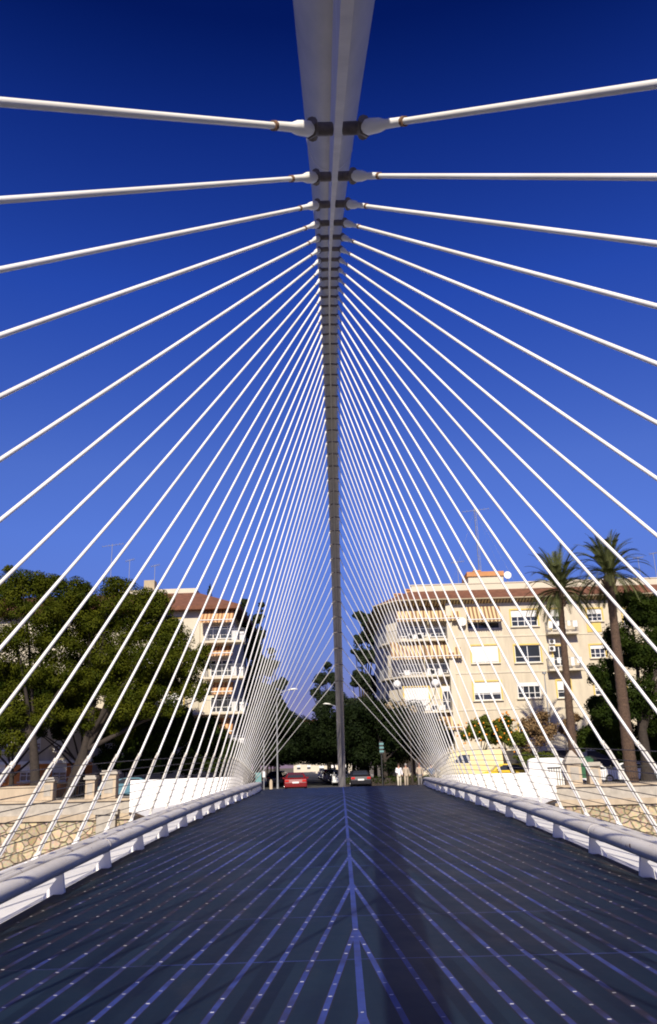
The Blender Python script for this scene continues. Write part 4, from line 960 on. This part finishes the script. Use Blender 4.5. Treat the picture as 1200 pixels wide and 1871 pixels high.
# ------------------------------------------------------------------ cars
def paint(name, c): return mat(name, c, .25, var=0, spec=.6)
P_ = {'red': paint('car_red', (.17, .006, .006)), 'white': paint('car_white', (.72, .73, .74)), 'silver': paint('car_silver', (.42, .45, .48)), 'black': paint('car_black', (.012, .012, .014)), 'blue': paint('car_blue', (.10, .22, .28)), 'yellow': paint('car_yellow', (.75, .50, .03)), 'dark': paint('car_dark', (.03, .035, .06))}
def car(loc, rz, c, lab, cat='car', L=4.2, W=1.75, H=1.42, group=None, van=False):
    e = empty('parked_car' if cat == 'car' else cat.replace(' ', '_'), loc, lab, cat, group, rz)
    # side profile from rear (y=-L/2) to front (y=+L/2)
    if van: pf_ = [(-.5, .25), (-.5, .62), (-.49, .95), (-.46, 1.0), (.18, 1.0), (.30, .95), (.42, .58), (.49, .50), (.5, .25)]
    else: pf_ = [(-.5, .22), (-.5, .45), (-.485, .64), (-.44, .69), (-.34, .90), (-.26, .985), (0.02, 1.0), (.12, .95), (.24, .69), (.44, .60), (.49, .48), (.5, .22)]
    pts = [(a*L, b*H) for a, b in pf_]; bot = [(.42*L, .16*H), (-.42*L, .16*H)]; allp = pts+bot
    rings = []
    def wd(z): return W/2*(1.0 if z < .66*H else 1-.30*(z-.66*H)/(.34*H)*(.45 if van else 1))
    for f_ in (-1, -.93, -.5, 0, .5, .93, 1):
        ring = []
        for (y, z) in allp:
            q = abs(f_); sh = 0 if q < .99 else .06
            ring.append((f_*wd(z), y*(1-sh*.35), z-(sh*.25 if z > .5*H else 0)))
        rings.append(ring)
    g = MB(); g.loft(rings, smooth=False); body = g.build('body', c, e)
    # glass: side, rear, front
    if van: sp_ = [(.02, .64), (.02, .88), (.17, .88), (.28, .66)]
    else: sp_ = [(-.37, .70), (-.27, .93), (.03, .945), (.19, .70)]
    for s in (-1, 1):
        vs = []; g = MB()
        for o_ in (.004, -.03):
            for (a, b) in sp_: vs.append((s*(wd(b*H)+o_+.006), a*L, b*H))
        n = len(sp_); g.add(vs, [tuple(range(n)), tuple(range(2*n-1, n-1, -1))]+[(i, (i+1) % n, n+(i+1) % n, n+i) for i in range(n)])
        g.build('side_window', M['glass'], body)
    for nm, (a, b) in (('rear_window', ((-.497, .66), (-.478, .92)) if van else ((-.425, .72), (-.30, .94))), ('windscreen', ((.405, .63), (.30, .92)) if van else ((.225, .71), (.125, .92)))):
        g = MB(); s_ = -1 if 'rear' in nm else 1
        (ya, za), (yb, zb_) = a, b; k = .80
        q = [(-wd(za*H)*k, ya*L+s_*.03, za*H+.02), (wd(za*H)*k, ya*L+s_*.03, za*H+.02), (wd(zb_*H)*k, yb*L+s_*.03, zb_*H+.02), (-wd(zb_*H)*k, yb*L+s_*.03, zb_*H+.02)]
        q2 = [(x, y-s_*.05, z-.03) for x, y, z in q]; g.add(q+q2, [(0, 1, 2, 3), (7, 6, 5, 4), (0, 4, 5, 1), (1, 5, 6, 2), (2, 6, 7, 3), (3, 7, 4, 0)]); g.build(nm, M['glass'], body)
    for sx in (-1, 1):
        for yy in (-.31, .31):
            g = MB(); x = sx*(W/2-.10); r_ = .31
            g.tube([(x-.11, yy*L, r_), (x+.11, yy*L, r_)], r_, 18); wh = g.build('wheel', M['rubber'], e)
            g = MB(); g.tube([(x+sx*.10, yy*L, r_), (x+sx*.125, yy*L, r_)], r_*.6, 12); g.build('rim', M['rim'], wh)
        g = MB(); g.box((sx*(W/2-.22), -L/2-.005, .56*H), (.30, .05, .16)); g.build('tail_light', M['tail'], e)
        g = MB(); g.box((sx*(W/2-.25), L/2-.01, .46*H), (.34, .07, .14)); g.build('headlight', M['head'], e)
        g = MB(); g.box((sx*(W/2+.08), .14*L, .70*H), (.16, .1, .12)); g.build('wing_mirror', c, e)
    g = MB(); g.box((0, -L/2-.02, .47*H), (.52, .02, .12)); g.build('number_plate', M['white'], e)
    g = MB(); g.box((0, -L/2-.02, .30*H), (W*.92, .12, .18)); g.box((0, L/2+.0, .28*H), (W*.92, .12, .18)); g.build('bumper', c, e)
    return e
p = at(540, 1442, 70.5); car((p.x, 70.6, .02), STA, P_['red'], 'red hatchback seen from behind driving off at the foot of the bridge', L=3.9, W=1.8, H=1.38)
p = at(657, 1440, 73); car((p.x, 74, .02), STA, P_['black'], 'black car seen from behind just right of the arch foot', L=4.2)
p = at(232, 1430, 66.5); car((p.x, 66.2, .02), PI/2, P_['blue'], 'pale blue car parked between the capped pillar and the white parapet')
p = at(1140, 1420, 66); car((p.x, 66.2, .02), PI/2, P_['white'], 'white car parked left of the thick palm trunk')
p = at(1188, 1420, 66); car((p.x+1.4, 66.6, .02), PI/2, P_['silver'], 'silver car parked right of the thick palm trunk')
p = at(1066, 1420, 66); car((p.x, 66.4, .02), PI/2, P_['white'], 'white car glimpsed between the two right stone pillars')
p = at(922, 1400, 68); car((p.x, 68.6, .02), PI/2, P_['yellow'], 'yellow car behind the white platform on the right', cat='car', H=1.6)
p = at(862, 1400, 69); car((p.x, 70.0, .02), PI/2, mat('van_cream', (.70, .60, .30), .5), 'tall pale yellow delivery van behind the white platform on the right', cat='delivery van', L=5.2, W=2.0, H=2.7, van=True)
cols = ['white', 'dark', 'silver', 'black', 'red', 'white', 'silver', 'dark', 'white']
ordn = ['nearest', 'second', 'third', 'fourth', 'fifth', 'sixth', 'seventh', 'eighth', 'ninth']
for i in range(9):
    p = street_pt(3.3, 14+i*6.2, .02)
    car((p[0], p[1], .02), STA+PI, P_[cols[i]], '%s car, a %s one, in the row parked on the right of the avenue' % (ordn[i], cols[i] if cols[i] != 'dark' else 'dark blue'), group='cars parked along the right of the avenue')
for i in range(5):
    p = street_pt(-3.3, 22+i*7.0, .02)
    car((p[0], p[1], .02), STA, P_[['dark', 'black', 'white', 'dark', 'silver'][i]], '%s car, a %s one, in the row parked on the left of the avenue' % (ordn[i], ['dark blue', 'black', 'white', 'dark blue', 'silver'][i]), group='cars parked along the left of the avenue')
# ------------------------------------------------------------------ street furniture
def lamp_post(px, Y, py_top, arm, lab, zb=.12):
    b = at(px, 1430, Y); t_ = at(px, py_top, Y); e = empty('street_lamp', (b.x, Y, zb), lab, 'street lamp', 'street lamps with a curved arm'); H = t_.z-zb
    g = MB(); g.tube([(0, 0, 0), (0, 0, .8), (0, 0, H*.93), (arm*.12, 0, H*.98), (arm*.4, 0, H+.05), (arm, 0, H+.22)], [.11, .075, .05, .04, .035, .03], 8); g.build('post', M['grey_metal'], e)
    g = MB(); s = 1 if arm > 0 else -1
    g.tube([(arm-.1*s, 0, H+.22), (arm+.1*s, 0, H+.26), (arm+.5*s, 0, H+.30), (arm+.75*s, 0, H+.27)], [.05, .13, .15, .04], 8, squash=(1, .6)); g.build('lamp_head', M['globe'], e)
lamp_post(507, 74, 1266, 1.1, 'tall grey street lamp with its head over the left kerb of the avenue')
lamp_post(622, 92, 1290, -.9, 'street lamp whose head shows just left of the arch foot')
# double globe lamp
p = at(771, 1430, 68); eG = empty('globe_lamp', (p.x, 68, .1), 'dark lamp standard with two white globes right of the arch', 'street lamp')
zg = at(771, 1249, 68).z-.1
g = MB(); g.tube([(0, 0, 0), (0, 0, .9), (0, 0, zg-1.8)], [.13, .07, .05], 8)
for s in (-1, 1): g.tube([(0, 0, zg-2.0), (s*.5, 0, zg-1.9), (s*1.05, 0, zg-1.5), (s*1.45, 0, zg-.9), (s*1.55, 0, zg-.3)], .035, 7)
g.build('post', M['iron'], eG)
for s in (-1, 1): g = MB(); g.sphere((s*1.55, 0, zg), .33, 18, 12); g.build('globe', M['globe'], eG)
def signal(px, Y, py, lab, m='sign_blue', h3=.95):
    b = at(px, 1430, Y); t_ = at(px, py, Y); e = empty('traffic_light', (b.x, Y, .12), lab, 'traffic light'); H = t_.z-.12
    g = MB(); g.tube([(0, 0, 0), (0, 0, H)], .05, 8); g.build('post', M['iron'], e)
    g = MB(); g.box((.0, -.05, H), (.30, .22, h3)); hd = g.build('signal_head', M['iron'], e)
    g = MB()
    for k in (-1, 0, 1): g.box((0.03, -.17, H+k*h3*.31), (.34, .03, h3*.16))
    g.build('lens_hood', M[m], hd)
signal(699, 70, 1366, 'traffic light on a black pole beside the walking people')
signal(227, 70, 1368, 'traffic light in the shade above the blue car, left one', 'grey_metal'); signal(243, 71, 1376, 'traffic light in the shade above the blue car, right one', 'grey_metal')
p = at(482, 1430, 66); e = empty('sign_pole', (p.x, 66, .12), 'slim pole with a white notice and pale plate at the end of the left handrail', 'sign pole'); H = at(482, 1352, 66).z-.12
g = MB(); g.tube([(0, 0, 0), (0, 0, H)], .04, 8); g.build('pole', M['grey_metal'], e)
g = MB(); g.box((0, -.06, 1.25), (.18, .04, .42)); g.build('notice', M['white'], e)
g = MB(); g.box((-.42, -.03, .95), (.45, .04, .9)); g.box((-.42, -.055, 1.2), (.36, .02, .22)); g.build('plate', M['sign_blue'], e)
p = at(495, 1440, 65); g = MB(); g.tube([(0, 0, 0), (0, 0, .75), (0, 0, .9)], [.13, .12, .05], 10); o = g.build('bollard', M['sandstone']); o.location = (p.x, 65, .1); tag(o, 'short tan bollard beside the end of the left handrail', 'bollard')
p = at(1015, 1430, 66); g = MB(); g.tube([(0, 0, 0), (0, 0, 8.2)], [.07, .04], 8); g.tube([(0, 0, 8.2), (0, 0, 8.35)], .16, 8); o = g.build('light_pole', M['grey_metal']); o.location = (p.x, 66, .1); tag(o, 'thin grey pole standing left of the shorter palm trunk', 'pole')
e = empty('waste_bin', (at(1068, 1400, 63).x, 63, .12), 'green waste bin top showing above the pyramid topped pillar', 'bin')
g = MB(); g.box((0, 0, 1.0), (1.0, .8, 1.3), taper=1.1); g.build('bin_body', M['green_plastic'], e); g = MB(); g.box((0, 0, 1.75), (1.1, .9, .16), taper=.7); g.build('bin_lid', M['green_plastic'], e)
# ------------------------------------------------------------------ people
skin_m = mat('skin', (.45, .25, .17), .6); hair_m = mat('hair', (.05, .03, .02), .8); cl = {'white': mat('shirt_white', (.75, .75, .78), .8), 'beige': mat('cloth_beige', (.42, .35, .27), .9), 'blue': mat('cloth_blue', (.10, .16, .28), .9), 'cream': mat('cloth_cream', (.62, .56, .44), .9), 'grey': mat('cloth_grey', (.18, .17, .17), .9), 'redb': mat('cloth_red', (.45, .05, .04), .9)}
def skinned(name, pts, edges, radii, m, parent, sub=2):
    me = bpy.data.meshes.new(name); me.from_pydata(pts, edges, []); o = bpy.data.objects.new(name, me); col.objects.link(o); o.parent = parent
    md = o.modifiers.new('skin', 'SKIN'); md.use_smooth_shade = True
    for i, r_ in enumerate(radii):
        sv = me.skin_vertices[0].data[i] if len(me.skin_vertices) else None
        if sv is None: break
        sv.radius = r_ if isinstance(r_, tuple) else (r_, r_)
    me.skin_vertices[0].data[0].use_root = True
    s2 = o.modifiers.new('sub', 'SUBSURF'); s2.levels = sub; s2.render_levels = sub
    me.materials.append(m); return o
def with_skin(me):
    import bmesh
    bm = bmesh.new(); bm.from_mesh(me); bm.verts.layers.skin.verify(); bm.to_mesh(me); bm.free()
_old = bpy.data.meshes.new
def skinned(name, pts, edges, radii, m, parent, sub=2):
    me = _old(name); me.from_pydata(pts, edges, []); with_skin(me)
    o = bpy.data.objects.new(name, me); col.objects.link(o); o.parent = parent
    for i, r_ in enumerate(radii): me.skin_vertices[0].data[i].radius = r_ if isinstance(r_, tuple) else (r_, r_)
    me.skin_vertices[0].data[0].use_root = True
    md = o.modifiers.new('skin', 'SKIN'); md.use_smooth_shade = True
    s2 = o.modifiers.new('sub', 'SUBSURF'); s2.levels = sub; s2.render_levels = sub
    me.materials.append(m); return o
def person(px, Y, top, legs, lab, rz=PI, hair=hair_m, stride=.18, long_coat=False, arm=(.22, .10), h=1.70, z=.12):
    p = at(px, 1440, Y); e = empty('person', (p.x, Y, z), lab, 'person', rz=rz); k = h/1.72
    S = lambda *v: tuple(a*k for a in v)
    J = [S(0, 0, .93), S(0, .01, 1.15), S(0, .0, 1.38), S(0, .0, 1.50), S(0, .02, 1.60), S(0, .02, 1.70),
         S(.09, 0, .88), S(.10, stride, .48), S(.10, stride*.6, .08), S(.10, stride*.6+.15, .04), S(-.09, 0, .88), S(-.10, -stride*.5, .48), S(-.10, -stride*1.5, .10), S(-.10, -stride*1.5+.14, .05),
         S(.17, 0, 1.40), S(.23, -.02, 1.14), S(arm[0], .22, 1.05), S(arm[0]-.05, .30, 1.05), S(-.17, 0, 1.40), S(-.24, -.04, 1.13), S(-.25, .08, .90), S(-.25, .12, .80)]
    E_ = [(0,1),(1,2),(2,3),(3,4),(4,5),(0,6),(6,7),(7,8),(8,9),(0,10),(10,11),(11,12),(12,13),(2,14),(14,15),(15,16),(16,17),(2,18),(18,19),(19,20),(20,21)]
    R_ = [(.14,.10),(.13,.09),(.14,.09),.05,(.075,.09),(.065,.08),.08,.055,.04,.035,.08,.055,.04,.035,.055,.042,.032,.03,.055,.042,.032,.03]
    skinned('body', J, E_, [tuple(q*k for q in r_) if isinstance(r_, tuple) else r_*k for r_ in R_], skin_m, e)
    g = lambda i: J[i]
    skinned('trousers', [g(0), g(6), g(7), g(8), g(10), g(11), g(12)], [(0,1),(1,2),(2,3),(0,4),(4,5),(5,6)], [(.155*k,.115*k), .10*k, .075*k, .065*k, .10*k, .075*k, .065*k], cl[legs], e)
    lo = S(0, 0, .62) if long_coat else S(0, 0, .90)
    skinned('jacket', [g(1), g(2), g(14), g(15), g(16), g(18), g(19), g(20), lo], [(0,1),(1,2),(2,3),(3,4),(1,5),(5,6),(6,7),(0,8)], [(.165*k,.125*k), (.17*k,.12*k), .075*k, .06*k, .048*k, .075*k, .06*k, .048*k, (.185*k,.15*k)], cl[top], e)
    q = MB(); q.sphere((0, .0*k, 1.665*k), .105*k, 14, 10, (.9, 1.05, 1.0)); q.sphere((0, -.03*k, 1.62*k), .10*k, 12, 8, (.9, .8, 1.1)); q.build('hair', hair, e)
    return e
person(730, 66.5, 'white', 'cream', 'person in a white top and pale trousers walking towards the bridge', arm=(.12, .2))
person(743, 66.9, 'beige', 'beige', 'person in a beige jacket walking close beside the one in white', hair=mat('hair_grey', (.3, .28, .26), .8), stride=.12)
person(768, 65.8, 'beige', 'grey', 'person in a long beige coat standing behind the end of the right handrail', long_coat=True, stride=.05, hair=mat('hair_red', (.18, .06, .03), .8))
person(790, 69.5, 'blue', 'grey', 'person in blue standing at the far right end of the bridge', stride=.05, h=1.62)
